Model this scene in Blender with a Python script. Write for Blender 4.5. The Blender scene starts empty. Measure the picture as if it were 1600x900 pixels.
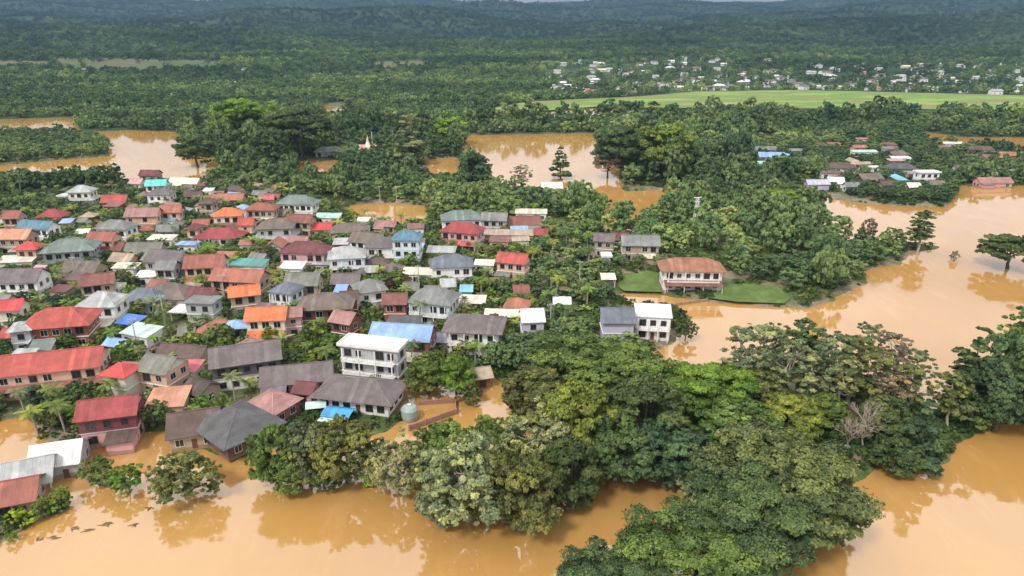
import bpy, math, random
import numpy as np
from mathutils import Vector
R = math.radians
SC = bpy.context.scene
COL = SC.collection

# ------------------------------------------------------------------ camera, sky, sun, exposure
CAM_H, PITCH, FPX = 75.0, 20.0, 1081.0
cam_data = bpy.data.cameras.new('camera')
cam = bpy.data.objects.new('camera', cam_data)
COL.objects.link(cam)
cam.location = (0, 0, CAM_H)
cam.rotation_euler = (R(90 - PITCH), 0, 0)
cam_data.sensor_width = 36.0
cam_data.lens = FPX / 1600 * 36.0
cam_data.clip_start = 0.5
cam_data.clip_end = 60000
SC.camera = cam

SUN_EL, SUN_AZ = 50.0, 215.0          # azimuth measured clockwise from +Y: behind the camera, on its left
world = bpy.data.worlds.new('World')
SC.world = world
world.use_nodes = True
nt = world.node_tree
nt.nodes.clear()
N = nt.nodes.new
out = N('ShaderNodeOutputWorld'); bg = N('ShaderNodeBackground'); sky = N('ShaderNodeTexSky')
sky.sky_type = 'NISHITA'; sky.sun_disc = False
sky.sun_elevation = R(SUN_EL); sky.sun_rotation = R(SUN_AZ)
sky.altitude = 300; sky.dust_density = 3.0
tc = N('ShaderNodeTexCoord'); sep = N('ShaderNodeSeparateXYZ')
nt.links.new(tc.outputs['Generated'], sep.inputs[0])
add = N('ShaderNodeMath'); add.operation = 'ADD'; add.inputs[1].default_value = 0.16
mx = N('ShaderNodeMath'); mx.operation = 'MAXIMUM'; mx.inputs[1].default_value = 0.0
nt.links.new(sep.outputs['Z'], mx.inputs[0]); nt.links.new(mx.outputs[0], add.inputs[0])
dv = []
for ax in 'XY':
    m = N('ShaderNodeMath'); m.operation = 'DIVIDE'
    nt.links.new(sep.outputs[ax], m.inputs[0]); nt.links.new(add.outputs[0], m.inputs[1]); dv.append(m)
cmb = N('ShaderNodeCombineXYZ')
nt.links.new(dv[0].outputs[0], cmb.inputs[0]); nt.links.new(dv[1].outputs[0], cmb.inputs[1])
nz = N('ShaderNodeTexNoise'); nz.inputs['Scale'].default_value = 0.9
nz.inputs['Detail'].default_value = 7; nz.inputs['Roughness'].default_value = 0.55
nt.links.new(cmb.outputs[0], nz.inputs['Vector'])
cov = N('ShaderNodeValToRGB')
cov.color_ramp.elements[0].position = 0.25; cov.color_ramp.elements[1].position = 0.5
nt.links.new(nz.outputs['Fac'], cov.inputs[0])
cc = N('ShaderNodeValToRGB')
cc.color_ramp.elements[0].position = 0.38; cc.color_ramp.elements[0].color = (12.8, 12.1, 12.0, 1)
cc.color_ramp.elements[1].position = 0.72; cc.color_ramp.elements[1].color = (8.2, 8.4, 8.8, 1)
nt.links.new(nz.outputs['Fac'], cc.inputs[0])
mixc = N('ShaderNodeMix'); mixc.data_type = 'RGBA'
nt.links.new(cov.outputs[0], mixc.inputs['Factor'])
nt.links.new(sky.outputs[0], mixc.inputs['A']); nt.links.new(cc.outputs[0], mixc.inputs['B'])
nt.links.new(mixc.outputs['Result'], bg.inputs['Color'])
bg.inputs['Strength'].default_value = 0.1
nt.links.new(bg.outputs[0], out.inputs[0])

sun_d = bpy.data.lights.new('sun', 'SUN'); sun = bpy.data.objects.new('sun', sun_d); COL.objects.link(sun)
sun_d.energy = 2.0; sun_d.angle = R(11); sun_d.color = (1.0, 0.95, 0.87)
az, el = R(SUN_AZ), R(SUN_EL)
to_sun = Vector((math.sin(az) * math.cos(el), math.cos(az) * math.cos(el), math.sin(el)))
sun.rotation_euler = (-to_sun).to_track_quat('-Z', 'Y').to_euler()

SC.view_settings.view_transform = 'Standard'
SC.view_settings.look = 'None'
SC.view_settings.gamma = 1.0
SC.view_settings.use_curve_mapping = False
SC.view_settings.exposure = 0.6
SC.render.engine = 'CYCLES'
SC.cycles.max_bounces = 6
SC.cycles.transparent_max_bounces = 8
SC.cycles.volume_bounces = 0

# ------------------------------------------------------------------ helpers
rng = random.Random(11)
nr = np.random.default_rng(5)
CP, SP = math.cos(R(PITCH)), math.sin(R(PITCH))

def at(px, py, z=0.0):
    """point of the world at height z that the photograph shows at (px, py)"""
    x = (px - 800) / FPX; y = (450 - py) / FPX
    dy = CP + y * SP; dz = -SP + y * CP
    t = (z - CAM_H) / dz
    return Vector((x * t, dy * t, z)), FPX / t        # point, pixels per metre

def tag(o, label=None, cat=None, group=None, kind=None):
    if label: o['label'] = label
    if cat: o['category'] = cat
    if group: o['group'] = group
    if kind: o['kind'] = kind
    return o

def empty(name, loc, rz=0.0):
    o = bpy.data.objects.new(name, None); COL.objects.link(o)
    o.location = loc; o.rotation_euler = (0, 0, rz); o.empty_display_size = 0.5
    return o

def link(name, me, parent=None, loc=None, rz=0.0, scale=None):
    o = bpy.data.objects.new(name, me); COL.objects.link(o)
    if parent is not None: o.parent = parent
    if loc is not None: o.location = loc
    if rz: o.rotation_euler = (0, 0, rz)
    if scale is not None: o.scale = scale
    return o

class MB:
    def __init__(s): s.v = []; s.f = []; s.m = []
    def quad(s, *p, m=0):
        n = len(s.v); s.v += [tuple(q) for q in p]; s.f.append(tuple(range(n, n + len(p)))); s.m.append(m)
    def box(s, x0, x1, y0, y1, z0, z1, m=0):
        n = len(s.v)
        s.v += [(x0,y0,z0),(x1,y0,z0),(x1,y1,z0),(x0,y1,z0),(x0,y0,z1),(x1,y0,z1),(x1,y1,z1),(x0,y1,z1)]
        for f in ((0,3,2,1),(4,5,6,7),(0,1,5,4),(1,2,6,5),(2,3,7,6),(3,0,4,7)):
            s.f.append(tuple(n + i for i in f)); s.m.append(m)
    def tube(s, pts, rad, seg=7, m=0):
        n0 = len(s.v); pts = [Vector(p) for p in pts]
        for i, p in enumerate(pts):
            d = (pts[min(i+1, len(pts)-1)] - pts[max(i-1, 0)]).normalized()
            u = d.cross(Vector((0.3, 1, 0.1))).normalized(); w = d.cross(u)
            for k in range(seg):
                a = 2 * math.pi * k / seg
                s.v.append(tuple(p + (u * math.cos(a) + w * math.sin(a)) * rad[i]))
        for i in range(len(pts) - 1):
            for k in range(seg):
                a = n0 + i*seg + k; b = n0 + i*seg + (k+1) % seg
                s.f.append((a, b, b + seg, a + seg)); s.m.append(m)
        s.f.append(tuple(n0 + (len(pts)-1)*seg + k for k in range(seg))); s.m.append(m)
        s.f.append(tuple(n0 + k for k in reversed(range(seg)))); s.m.append(m)
    def mesh(s, name, *mats):
        me = bpy.data.meshes.new(name); me.from_pydata(s.v, [], s.f)
        for m in mats: me.materials.append(m)
        if len(mats) > 1: me.polygons.foreach_set('material_index', s.m)
        me.update(); return me
    def build(s, name, mat, parent=None, **k):
        return link(name, s.mesh(name, mat), parent, **k)

def np_mesh(name, V, F, mat, attrs=None, smooth=False):
    """V (n,3), F (m,k) arrays"""
    me = bpy.data.meshes.new(name)
    me.vertices.add(len(V)); me.vertices.foreach_set('co', np.asarray(V, np.float32).ravel())
    m, k = F.shape
    me.loops.add(m * k); me.loops.foreach_set('vertex_index', F.astype(np.int32).ravel())
    me.polygons.add(m); me.polygons.foreach_set('loop_start', np.arange(0, m * k, k, dtype=np.int32))
    me.polygons.foreach_set('loop_total', np.full(m, k, np.int32))
    if smooth: me.polygons.foreach_set('use_smooth', np.ones(m, bool))
    for an, (dom, typ, arr) in (attrs or {}).items():
        a = me.attributes.new(an, typ, dom); a.data.foreach_set('value', np.asarray(arr).ravel())
    if mat: me.materials.append(mat)
    me.update(calc_edges=True); return me

# ------------------------------------------------------------------ materials
def mat_base(name, rough=0.8, spec=0.3):
    m = bpy.data.materials.new(name); m.use_nodes = True
    t = m.node_tree; b = t.nodes['Principled BSDF']
    b.inputs['Roughness'].default_value = rough
    b.inputs['Specular IOR Level'].default_value = spec
    return m, t, b
def noise(t, scale, detail=4, rough=0.55, vec=None):
    n = t.nodes.new('ShaderNodeTexNoise'); n.inputs['Scale'].default_value = scale
    n.inputs['Detail'].default_value = detail; n.inputs['Roughness'].default_value = rough
    if vec is not None: t.links.new(vec, n.inputs['Vector'])
    return n
def ramp(t, fac, stops):
    r = t.nodes.new('ShaderNodeValToRGB'); e = r.color_ramp.elements
    while len(e) < len(stops): e.new(0.5)
    for i, (p, c) in enumerate(stops):
        e[i].position = p; e[i].color = (*c, 1) if len(c) == 3 else c
    t.links.new(fac, r.inputs[0]); return r
def mixrgb(t, fac, a, b, mode='MIX'):
    m = t.nodes.new('ShaderNodeMix'); m.data_type = 'RGBA'; m.blend_type = mode
    for k, v in (('Factor', fac), ('A', a), ('B', b)):
        if isinstance(v, (int, float)): m.inputs[k].default_value = v
        elif isinstance(v, tuple): m.inputs[k].default_value = (*v[:3], 1)
        else: t.links.new(v, m.inputs[k])
    return m.outputs['Result']
def texobj(t): return t.nodes.new('ShaderNodeTexCoord').outputs['Object']
def scaled(t, vec, s):
    m = t.nodes.new('ShaderNodeMapping'); m.inputs['Scale'].default_value = s
    t.links.new(vec, m.inputs['Vector']); return m.outputs[0]

_mc = {}
def painted(c, rough=0.8, wear=0.35, key='wall'):
    """wall / metal paint with patches of dirt that have a shape of their own"""
    k = (key, tuple(round(v, 3) for v in c), rough)
    if k in _mc: return _mc[k]
    m, t, b = mat_base(key, rough)
    oi = t.nodes.new('ShaderNodeObjectInfo')
    v = texobj(t)
    ofs = t.nodes.new('ShaderNodeVectorMath'); ofs.operation = 'ADD'
    sc = t.nodes.new('ShaderNodeMath'); sc.operation = 'MULTIPLY'; sc.inputs[1].default_value = 90
    t.links.new(oi.outputs['Random'], sc.inputs[0])
    t.links.new(v, ofs.inputs[0]); t.links.new(sc.outputs[0], ofs.inputs[1])
    n1 = noise(t, 0.5, 5, 0.65, scaled(t, ofs.outputs[0], (1, 1, 0.45)))
    dirt = (c[0]*0.42 + 0.03, c[1]*0.40 + 0.025, c[2]*0.36 + 0.02)
    r = ramp(t, n1.outputs['Fac'], [(0.42, (0, 0, 0)), (0.72, (wear, wear, wear))])
    geo = t.nodes.new('ShaderNodeNewGeometry').outputs['Position']; sz = t.nodes.new('ShaderNodeSeparateXYZ'); t.links.new(geo, sz.inputs[0])
    jn = noise(t, 0.35, 3, 0.6, geo); ad = t.nodes.new('ShaderNodeMath'); ad.operation = 'MULTIPLY_ADD'; ad.inputs[1].default_value = -1.6; t.links.new(jn.outputs['Fac'], ad.inputs[0]); t.links.new(sz.outputs[2], ad.inputs[2])
    mud = ramp(t, ad.outputs[0], [(0.0, (.65, .65, .65)), (0.25, (0, 0, 0))])
    t.links.new(mixrgb(t, mud.outputs[0], mixrgb(t, r.outputs[0], tuple(c), dirt), (.24, .15, .08)), b.inputs['Base Color'])
    _mc[k] = m; return m
def roofing(c, metal=False):
    k = ('roof', tuple(round(v, 3) for v in c), metal)
    if k in _mc: return _mc[k]
    m, t, b = mat_base('roof_sheet' if metal else 'roof_tile', 0.45 if metal else 0.7, 0.4)
    oi = t.nodes.new('ShaderNodeObjectInfo'); v = texobj(t)
    ofs = t.nodes.new('ShaderNodeVectorMath'); ofs.operation = 'ADD'
    sc = t.nodes.new('ShaderNodeMath'); sc.operation = 'MULTIPLY'; sc.inputs[1].default_value = 70
    t.links.new(oi.outputs['Random'], sc.inputs[0])
    t.links.new(v, ofs.inputs[0]); t.links.new(sc.outputs[0], ofs.inputs[1])
    n1 = noise(t, 0.28, 6, 0.7, ofs.outputs[0])
    n2 = noise(t, 1.6, 3, 0.6, scaled(t, ofs.outputs[0], (1, 0.25, 1)))
    g = sum(c) / 3
    dark = (c[0]*0.55 + g*0.08, c[1]*0.55 + g*0.08, c[2]*0.5 + g*0.08)
    pale = tuple(min(0.85, v_*1.14 + 0.01) for v_ in c)
    a = mixrgb(t, ramp(t, n1.outputs['Fac'], [(0.36, (0, 0, 0)), (0.66, (0.85, 0.85, 0.85))]).outputs[0], pale, dark)
    a = mixrgb(t, ramp(t, n2.outputs['Fac'], [(0.5, (0, 0, 0)), (0.8, (0.5, 0.5, 0.5))]).outputs[0], a, dark)
    sx = t.nodes.new('ShaderNodeSeparateXYZ'); t.links.new(ofs.outputs[0], sx.inputs[0])
    fl_ = t.nodes.new('ShaderNodeMath'); fl_.operation = 'SNAP'; fl_.inputs[1].default_value = 0.95; t.links.new(sx.outputs[0], fl_.inputs[0])
    wn = t.nodes.new('ShaderNodeTexWhiteNoise'); wn.noise_dimensions = '1D'; t.links.new(fl_.outputs[0], wn.inputs['W'])
    st_ = noise(t, 1.0, 4, 0.7, scaled(t, ofs.outputs[0], (2.6, 0.16, 0.4)))
    a = mixrgb(t, 1.0, a, ramp(t, wn.outputs['Value'], [(0, (.84,.84,.84)), (.9, (1.04,1.04,1.04)), (1, (1.2,1.2,1.18))]).outputs[0], 'MULTIPLY')
    a = mixrgb(t, ramp(t, st_.outputs['Fac'], [(0.5, (0, 0, 0)), (0.72, (0.6, 0.6, 0.6))]).outputs[0], a, (c[0]*.5+.05, c[1]*.45+.03, c[2]*.4+.02))
    t.links.new(a, b.inputs['Base Color'])
    w = t.nodes.new('ShaderNodeTexWave'); w.inputs['Scale'].default_value = 1.1 if metal else 0.9
    w.bands_direction = 'X'; t.links.new(v, w.inputs['Vector'])
    w2 = t.nodes.new('ShaderNodeTexWave'); w2.inputs['Scale'].default_value = 1.0; w2.bands_direction = 'Y'
    w2.wave_profile = 'SAW'; t.links.new(v, w2.inputs['Vector'])
    bp = t.nodes.new('ShaderNodeBump'); bp.inputs['Strength'].default_value = 0.5; bp.inputs['Distance'].default_value = 0.06
    t.links.new(mixrgb(t, 0.0 if metal else 0.5, w.outputs['Color'], w2.outputs['Color']), bp.inputs['Height'])
    t.links.new(bp.outputs[0], b.inputs['Normal'])
    _mc[k] = m; return m

def foliage_material(name, obj_colour=True, palette=None, transl=0.3):
    m, t, b = mat_base(name, 0.6, 0.25)
    at_ = t.nodes.new('ShaderNodeAttribute'); at_.attribute_name = 'tint'
    oi = t.nodes.new('ShaderNodeObjectInfo')
    if obj_colour:
        base = oi.outputs['Color']
    else:
        base = ramp(t, oi.outputs['Random'], palette).outputs[0]
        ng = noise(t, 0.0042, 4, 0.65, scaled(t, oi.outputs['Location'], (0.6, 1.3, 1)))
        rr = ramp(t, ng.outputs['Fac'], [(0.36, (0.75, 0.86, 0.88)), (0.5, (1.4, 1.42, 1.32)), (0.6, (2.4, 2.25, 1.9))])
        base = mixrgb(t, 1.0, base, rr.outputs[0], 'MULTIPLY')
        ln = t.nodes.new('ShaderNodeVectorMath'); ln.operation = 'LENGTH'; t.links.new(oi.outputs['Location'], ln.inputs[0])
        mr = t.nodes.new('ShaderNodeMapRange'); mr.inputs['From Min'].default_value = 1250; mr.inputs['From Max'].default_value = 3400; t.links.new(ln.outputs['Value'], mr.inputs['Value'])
        base = mixrgb(t, mr.outputs[0], base, mixrgb(t, 1.0, base, (0.42, 0.5, 0.6), 'MULTIPLY'))  # cloud shade over the hills put into leaf colour: darker, bluer with distance
    k = ramp(t, at_.outputs['Fac'], [(0.05, (0.5, 0.56, 0.56)), (0.42, (1.0, 1.0, 1.0)), (0.9, (1.9, 1.7, 1.3))] if obj_colour else [(0.05, (0.8, 0.82, 0.8)), (0.42, (1.0, 1.0, 1.0)), (0.9, (1.3, 1.25, 1.1))])
    c = mixrgb(t, 1.0, base, k.outputs[0], 'MULTIPLY')
    t.links.new(c, b.inputs['Base Color'])
    tr = t.nodes.new('ShaderNodeBsdfTranslucent'); t.links.new(c, tr.inputs['Color'])
    ms = t.nodes.new('ShaderNodeMixShader'); ms.inputs[0].default_value = transl
    t.links.new(b.outputs[0], ms.inputs[1]); t.links.new(tr.outputs[0], ms.inputs[2])
    t.links.new(ms.outputs[0], t.nodes['Material Output'].inputs['Surface'])
    return m
M_leaf = foliage_material('leaves')
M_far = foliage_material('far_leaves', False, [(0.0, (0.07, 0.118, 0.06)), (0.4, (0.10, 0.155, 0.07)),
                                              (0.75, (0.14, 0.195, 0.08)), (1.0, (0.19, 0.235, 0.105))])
def bark(name, c):
    m, t, b = mat_base(name, 0.9, 0.2)
    n = noise(t, 1.3, 4, 0.6, scaled(t, texobj(t), (1, 1, 0.3)))
    r = ramp(t, n.outputs['Fac'], [(0.3, tuple(v*0.6 for v in c)), (0.7, c)])
    t.links.new(r.outputs[0], b.inputs['Base Color']); return m
M_bark = bark('bark', (0.13, 0.10, 0.075)); M_palebark = bark('pale_bark', (0.42, 0.38, 0.31))
def plain(name, c, rough=0.6, spec=0.4):
    m, t, b = mat_base(name, rough, spec)
    n = noise(t, 2.0, 3); r = ramp(t, n.outputs['Fac'], [(0.3, tuple(v*0.8 for v in c)), (0.7, c)])
    t.links.new(r.outputs[0], b.inputs['Base Color']); return m
M_glass = plain('window_glass', (0.025, 0.03, 0.035), 0.15, 0.5)
M_frame = plain('window_frame', (0.62, 0.6, 0.56)); M_frame_d = plain('dark_frame', (0.12, 0.08, 0.06))
M_door = plain('door_wood', (0.13, 0.07, 0.04)); M_conc = painted((0.42, 0.40, 0.37), key='concrete')
M_white = painted((0.78, 0.77, 0.74), key='white_paint'); M_rail = painted((0.66, 0.64, 0.6), key='railing')

# ------------------------------------------------------------------ terrain functions
def poly(pts): return np.array([tuple(at(x, y)[0][:2]) for x, y in pts])
WATER = [
  # river and the flood in front of the village
  [(-700,900),(-300,720),(-20,662),(20,652),(52,660),(62,690),(110,700),(150,694),(205,684),(285,668),(300,690),(330,715),(400,712),(420,700),
   (560,690),(606,672),(640,655),(622,612),(632,592),(700,590),(770,588),(800,602),(795,640),(840,690),(880,715),(940,742),(1040,742),(1075,728),
   (1200,745),(1300,760),(1360,735),(1400,722),(1440,735),(1478,722),(1500,690),(1540,672),(1500,640),(1452,640),(1425,610),
   (1330,590),(1200,560),(1110,575),(1020,582),(1005,562),(1050,535),(1082,505),(1060,480),(990,474),(968,466),(978,458),(1040,462),(1110,472),(1180,478),(1255,484),
   (1290,472),(1350,446),(1352,420),(1408,412),(1420,398),(1380,386),(1320,378),(1290,355),(1268,338),(1276,306),(1330,316),
   (1400,322),(1478,324),(1494,303),(1488,288),(1540,292),(1660,288),(2300,292),(2300,2600),(-2500,2600)],
  [(-700,192),(-100,190),(112,183),(128,207),(200,203),(280,206),(290,240),(372,250),(372,268),(300,280),(200,282),(60,282),(-100,284),(-700,286)],
  [(465,252),(530,250),(528,270),(470,272)], [(505,166),(545,166),(540,192),(520,205)],
  [(664,250),(716,246),(716,272),(672,274)],
  [(722,212),(925,208),(940,235),(965,262),(975,300),(1066,294),(1072,318),(1035,330),(1000,328),(992,362),(945,362),(940,330),(925,318),(850,312),(770,300),(768,262),(722,246)],
  [(548,322),(600,317),(664,322),(668,348),(640,356),(580,350),(540,344)],
  [(1168,212),(1206,212),(1208,228),(1170,228)],
  [(1436,204),(1500,214),(1800,217),(2300,220),(2300,242),(1800,244),(1560,238),(1450,228)],
  [(785,172),(935,166),(1010,178),(1010,186),(880,186),(790,182)],
]
LAND = [  # ground that stands out of the flood
  [(1500,632),(1545,590),(1640,560),(1900,560),(1900,640),(1640,655),(1560,662)],
  [(-700,225),(5,212),(100,208),(165,222),(172,244),(90,250),(5,258),(-700,262)],
  [(-120,860),(0,812),(50,790),(108,782),(112,796),(70,812),(20,836),(-100,900)],
  [(130,742),(190,748),(222,762),(205,770),(160,762),(128,752)],
  [(1335,388),(1380,378),(1465,384),(1462,391),(1400,398)],
]
WP = [poly(p) for p in WATER]; LP = [poly(p) for p in LAND]
def sdf(P, X, Y):
    """signed distance, positive inside polygon P"""
    d = np.full(X.shape, 1e9); ins = np.zeros(X.shape, bool)
    for i in range(len(P)):
        ax, ay = P[i]; bx, by = P[(i + 1) % len(P)]
        ex, ey = bx - ax, by - ay; L = ex*ex + ey*ey + 1e-9
        t = np.clip(((X-ax)*ex + (Y-ay)*ey) / L, 0, 1)
        d = np.minimum(d, np.hypot(X - ax - t*ex, Y - ay - t*ey))
        c = ((ay > Y) != (by > Y)) & (X < (bx-ax) * (Y-ay) / (by-ay + 1e-12) + ax)
        ins ^= c
    return np.where(ins, d, -d)
_g = np.random.default_rng(3)
_W = [(_g.uniform(0, 2*math.pi), _g.uniform(0, 2*math.pi)) for _ in range(60)]
def fbm(X, Y, L, octs=5, seed=0):
    v = 0; a = 1.0; tot = 0
    for o in range(octs):
        for k in range(3):
            th, ph = _W[(seed*7 + o*3 + k) % 60]
            f = 2*math.pi / (L / 2**o) * (0.8 + 0.2*k)
            v = v + a * np.sin(f * (X*math.cos(th) + Y*math.sin(th)) + ph + 1.3*np.sin(f*0.6*(Y*math.cos(th) - X*math.sin(th)) + 2*ph)) / 3
        tot += a; a *= 0.5
    return v / tot * 1.6
def land_sd(X, Y):
    """metres inland (negative: out on the water)"""
    w = np.full(X.shape, -1e9)
    for P in WP: w = np.maximum(w, sdf(P, X, Y))
    s = -w
    for P in LP: s = np.maximum(s, sdf(P, X, Y))
    return s
def height(X, Y):
    X = np.asarray(X, float); Y = np.asarray(Y, float)
    r = np.hypot(X, Y)
    sd = land_sd(X, Y) + 1.2*fbm(X, Y, 14, 3, 2)
    h = np.clip(sd * 0.22, -1.5, 0.75) + 0.12*fbm(X, Y, 25, 3, 1)*(sd > 2)
    hill = np.interp(r, [0, 1250, 1700, 2400, 3400, 5000, 6800, 8600, 9600, 14000], [0, 0, 14, 48, 92, 165, 285, 415, 455, 380])
    amp = np.interp(r, [0, 1250, 2200, 4000, 7000, 9000, 14000], [0, 0, 38, 85, 110, 62, 50])
    return np.where(r > 1250, h + np.maximum(0, hill + amp * fbm(X*.55, Y*1.15, 1900, 5, 3)), h)
def h1(x, y): return float(height(np.array([x]), np.array([y]))[0])

# ------------------------------------------------------------------ ground, water, fields, haze
FARF = [[(80,113),(320,111),(350,116),(330,122),(110,124)], [(505,162),(548,160),(548,166),(505,168)], [(560,114),(660,112),(670,118),(600,120)]]
def cleared(X, Y):
    r = np.hypot(X, Y); v = np.where((fbm(X*.7, Y*1.3, 520, 4, 5) > .74) & (r > 900) & (r < 2000), 1.0, 0.0)
    for p_ in FARF: v = np.maximum(v, (sdf(poly(p_), X, Y) > 0)*1.0)
    return v
def ground():
    rr = np.concatenate([np.linspace(12, 460, 250), np.geomspace(462, 1300, 110)[0:], np.geomspace(1320, 14000, 190)])
    aa = np.radians(np.linspace(-95, 95, 520))
    A, RR = np.meshgrid(aa, rr); X = RR*np.sin(A); Y = RR*np.cos(A)
    Z = height(X, Y)
    V = np.stack([X.ravel(), Y.ravel(), Z.ravel()], 1)
    n = len(aa); i = np.arange(len(rr)-1)[:, None]*n + np.arange(n-1)[None]; i = i.ravel()
    F = np.stack([i, i+1, i+n+1, i+n], 1)[:, ::-1]
    m, t, b = mat_base('ground', 0.95, 0.15)
    geo = t.nodes.new('ShaderNodeNewGeometry').outputs['Position']
    n1 = noise(t, 0.045, 6, 0.65, geo); n2 = noise(t, 0.6, 4, 0.6, geo); n3 = noise(t, 0.004, 6, 0.65, scaled(t, geo, (.6, 1.4, 1)))
    grass = ramp(t, n2.outputs['Fac'], [(0.3, (0.045, 0.075, 0.02)), (0.7, (0.10, 0.14, 0.04))])
    soil = ramp(t, n2.outputs['Fac'], [(0.3, (0.16, 0.12, 0.085)), (0.7, (0.30, 0.24, 0.18))])
    near = mixrgb(t, ramp(t, n1.outputs['Fac'], [(0.42, (0, 0, 0)), (0.56, (1, 1, 1))]).outputs[0], soil.outputs[0], grass.outputs[0])
    far = ramp(t, n3.outputs['Fac'], [(0.3, (0.022, 0.042, 0.024)), (0.55, (0.04, 0.07, 0.03)), (0.72, (0.10, 0.13, 0.055)), (0.8, (0.2, 0.18, 0.11))])
    vl = t.nodes.new('ShaderNodeVectorMath'); vl.operation = 'LENGTH'; t.links.new(geo, vl.inputs[0])
    mr = t.nodes.new('ShaderNodeMapRange'); mr.inputs['From Min'].default_value = 380; mr.inputs['From Max'].default_value = 700
    t.links.new(vl.outputs['Value'], mr.inputs['Value'])
    cl = t.nodes.new('ShaderNodeAttribute'); cl.attribute_name = 'cleared'
    fld = ramp(t, n3.outputs['Fac'], [(0.38, (0.17, 0.13, 0.08)), (0.48, (0.11, 0.13, 0.06)), (0.6, (0.07, 0.115, 0.05)), (0.7, (0.13, 0.14, 0.08))])
    ff = mixrgb(t, cl.outputs['Fac'], far.outputs[0], fld.outputs[0])
    t.links.new(mixrgb(t, mr.outputs[0], near, ff), b.inputs['Base Color'])
    bp = t.nodes.new('ShaderNodeBump'); bp.inputs['Distance'].default_value = 0.3; bp.inputs['Strength'].default_value = 0.5
    t.links.new(n2.outputs['Fac'], bp.inputs['Height']); t.links.new(bp.outputs[0], b.inputs['Normal'])
    tag(link('ground', np_mesh('ground', V, F, m, {'cleared': ('POINT', 'FLOAT', cleared(X.ravel(), Y.ravel()))}, smooth=True)), kind='structure')
ground()

def water():
    m, t, b = mat_base('muddy_water', 0.06, 0.5)
    geo = t.nodes.new('ShaderNodeNewGeometry').outputs['Position']
    n1 = noise(t, 0.012, 5, 0.6, geo); n2 = noise(t, 0.06, 5, 0.6, scaled(t, geo, (1, 0.5, 1)))
    c = ramp(t, n1.outputs['Fac'], [(0.3, (0.44, 0.235, 0.062)), (0.7, (0.52, 0.295, 0.092))])
    c2 = mixrgb(t, ramp(t, n2.outputs['Fac'], [(0.45, (0, 0, 0)), (0.75, (0.35, 0.35, 0.35))]).outputs[0], c.outputs[0], (0.40, 0.22, 0.10))
    b.inputs['IOR'].default_value = 2.35
    n4 = noise(t, 0.02, 6, 0.7, scaled(t, geo, (1, 0.35, 1)))
    rr = ramp(t, n4.outputs['Fac'], [(0.4, (0.03, 0.03, 0.03)), (0.56, (0.07, 0.07, 0.07)), (0.7, (0.2, 0.2, 0.2))])
    t.links.new(rr.outputs[0], b.inputs['Roughness'])
    n5 = noise(t, 0.15, 8, 0.72, scaled(t, geo, (1, 0.22, 1)))
    c3 = mixrgb(t, ramp(t, n5.outputs['Fac'], [(0.52, (0, 0, 0)), (0.7, (0.4, 0.4, 0.4))]).outputs[0], c2, (0.60, 0.38, 0.16))
    t.links.new(c3, b.inputs['Base Color'])
    w1 = noise(t, 0.5, 3, 0.5, scaled(t, geo, (0.6, 1.4, 1)))
    bp = t.nodes.new('ShaderNodeBump'); bp.inputs['Distance'].default_value = 0.05; bp.inputs['Strength'].default_value = 0.25
    t.links.new(w1.outputs['Fac'], bp.inputs['Height']); t.links.new(bp.outputs[0], b.inputs['Normal'])
    mb = MB(); n = 96; rad = 2600
    mb.quad(*[(rad*math.cos(2*math.pi*k/n), rad*math.sin(2*math.pi*k/n), 0) for k in range(n)])
    tag(mb.build('flood_water', m), kind='structure')
water()

def sheet(name, pts, stops, z, scale, label=None):
    P = poly(pts); m, t, b = mat_base(name, 0.9, 0.2)
    geo = t.nodes.new('ShaderNodeNewGeometry').outputs['Position']
    n1 = noise(t, scale, 6, 0.65, scaled(t, geo, (0.45, 1.6, 1) if name == 'rice_field' else (1.0, 0.9, 1)))
    t.links.new(ramp(t, n1.outputs['Fac'], stops).outputs[0], b.inputs['Base Color'])
    mb = MB(); mb.quad(*[(x, y, z) for x, y in P]); 
    return tag(mb.build(name, m), kind='structure')
FIELD = [(770,170),(830,160),(1000,152),(1090,144),(1250,142),(1420,146),(1700,153),(2300,160),(2300,177),(1700,176),(1400,172),(1010,170),(935,168),(870,173),(780,180)]
sheet('rice_field', FIELD, [(0.38, (0.27, 0.19, 0.10)), (0.44, (0.20, 0.22, 0.08)), (0.49, (0.13, 0.22, 0.05)), (0.54, (0.18, 0.30, 0.06)), (0.62, (0.28, 0.34, 0.10))], 1.3, 0.02)
LAWN1 = [(966,432),(1030,428),(1032,452),(1034,461),(975,459),(962,450)]
LAWN2 = [(1112,450),(1160,446),(1215,452),(1235,470),(1225,479),(1150,476),(1105,470)]
for L in (LAWN1, LAWN2):
    sheet('lawn', L, [(0.3, (0.16, 0.13, 0.07)), (0.42, (0.08, 0.13, 0.03)), (0.7, (0.15, 0.21, 0.06))], 0.98, 0.2)
def haze():
    m = bpy.data.materials.new('haze'); m.use_nodes = True; t = m.node_tree; t.nodes.clear()
    o = t.nodes.new('ShaderNodeOutputMaterial'); v = t.nodes.new('ShaderNodeVolumePrincipled')
    v.inputs['Color'].default_value = (0.15, 0.27, 0.40, 1); v.inputs['Density'].default_value = 1.3e-4
    t.links.new(v.outputs[0], o.inputs['Volume'])
    mb = MB(); mb.box(-14600, 14600, -1500, 14600, -3.2, 760)
    tag(mb.build('haze', m), kind='stuff')
haze()
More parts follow.
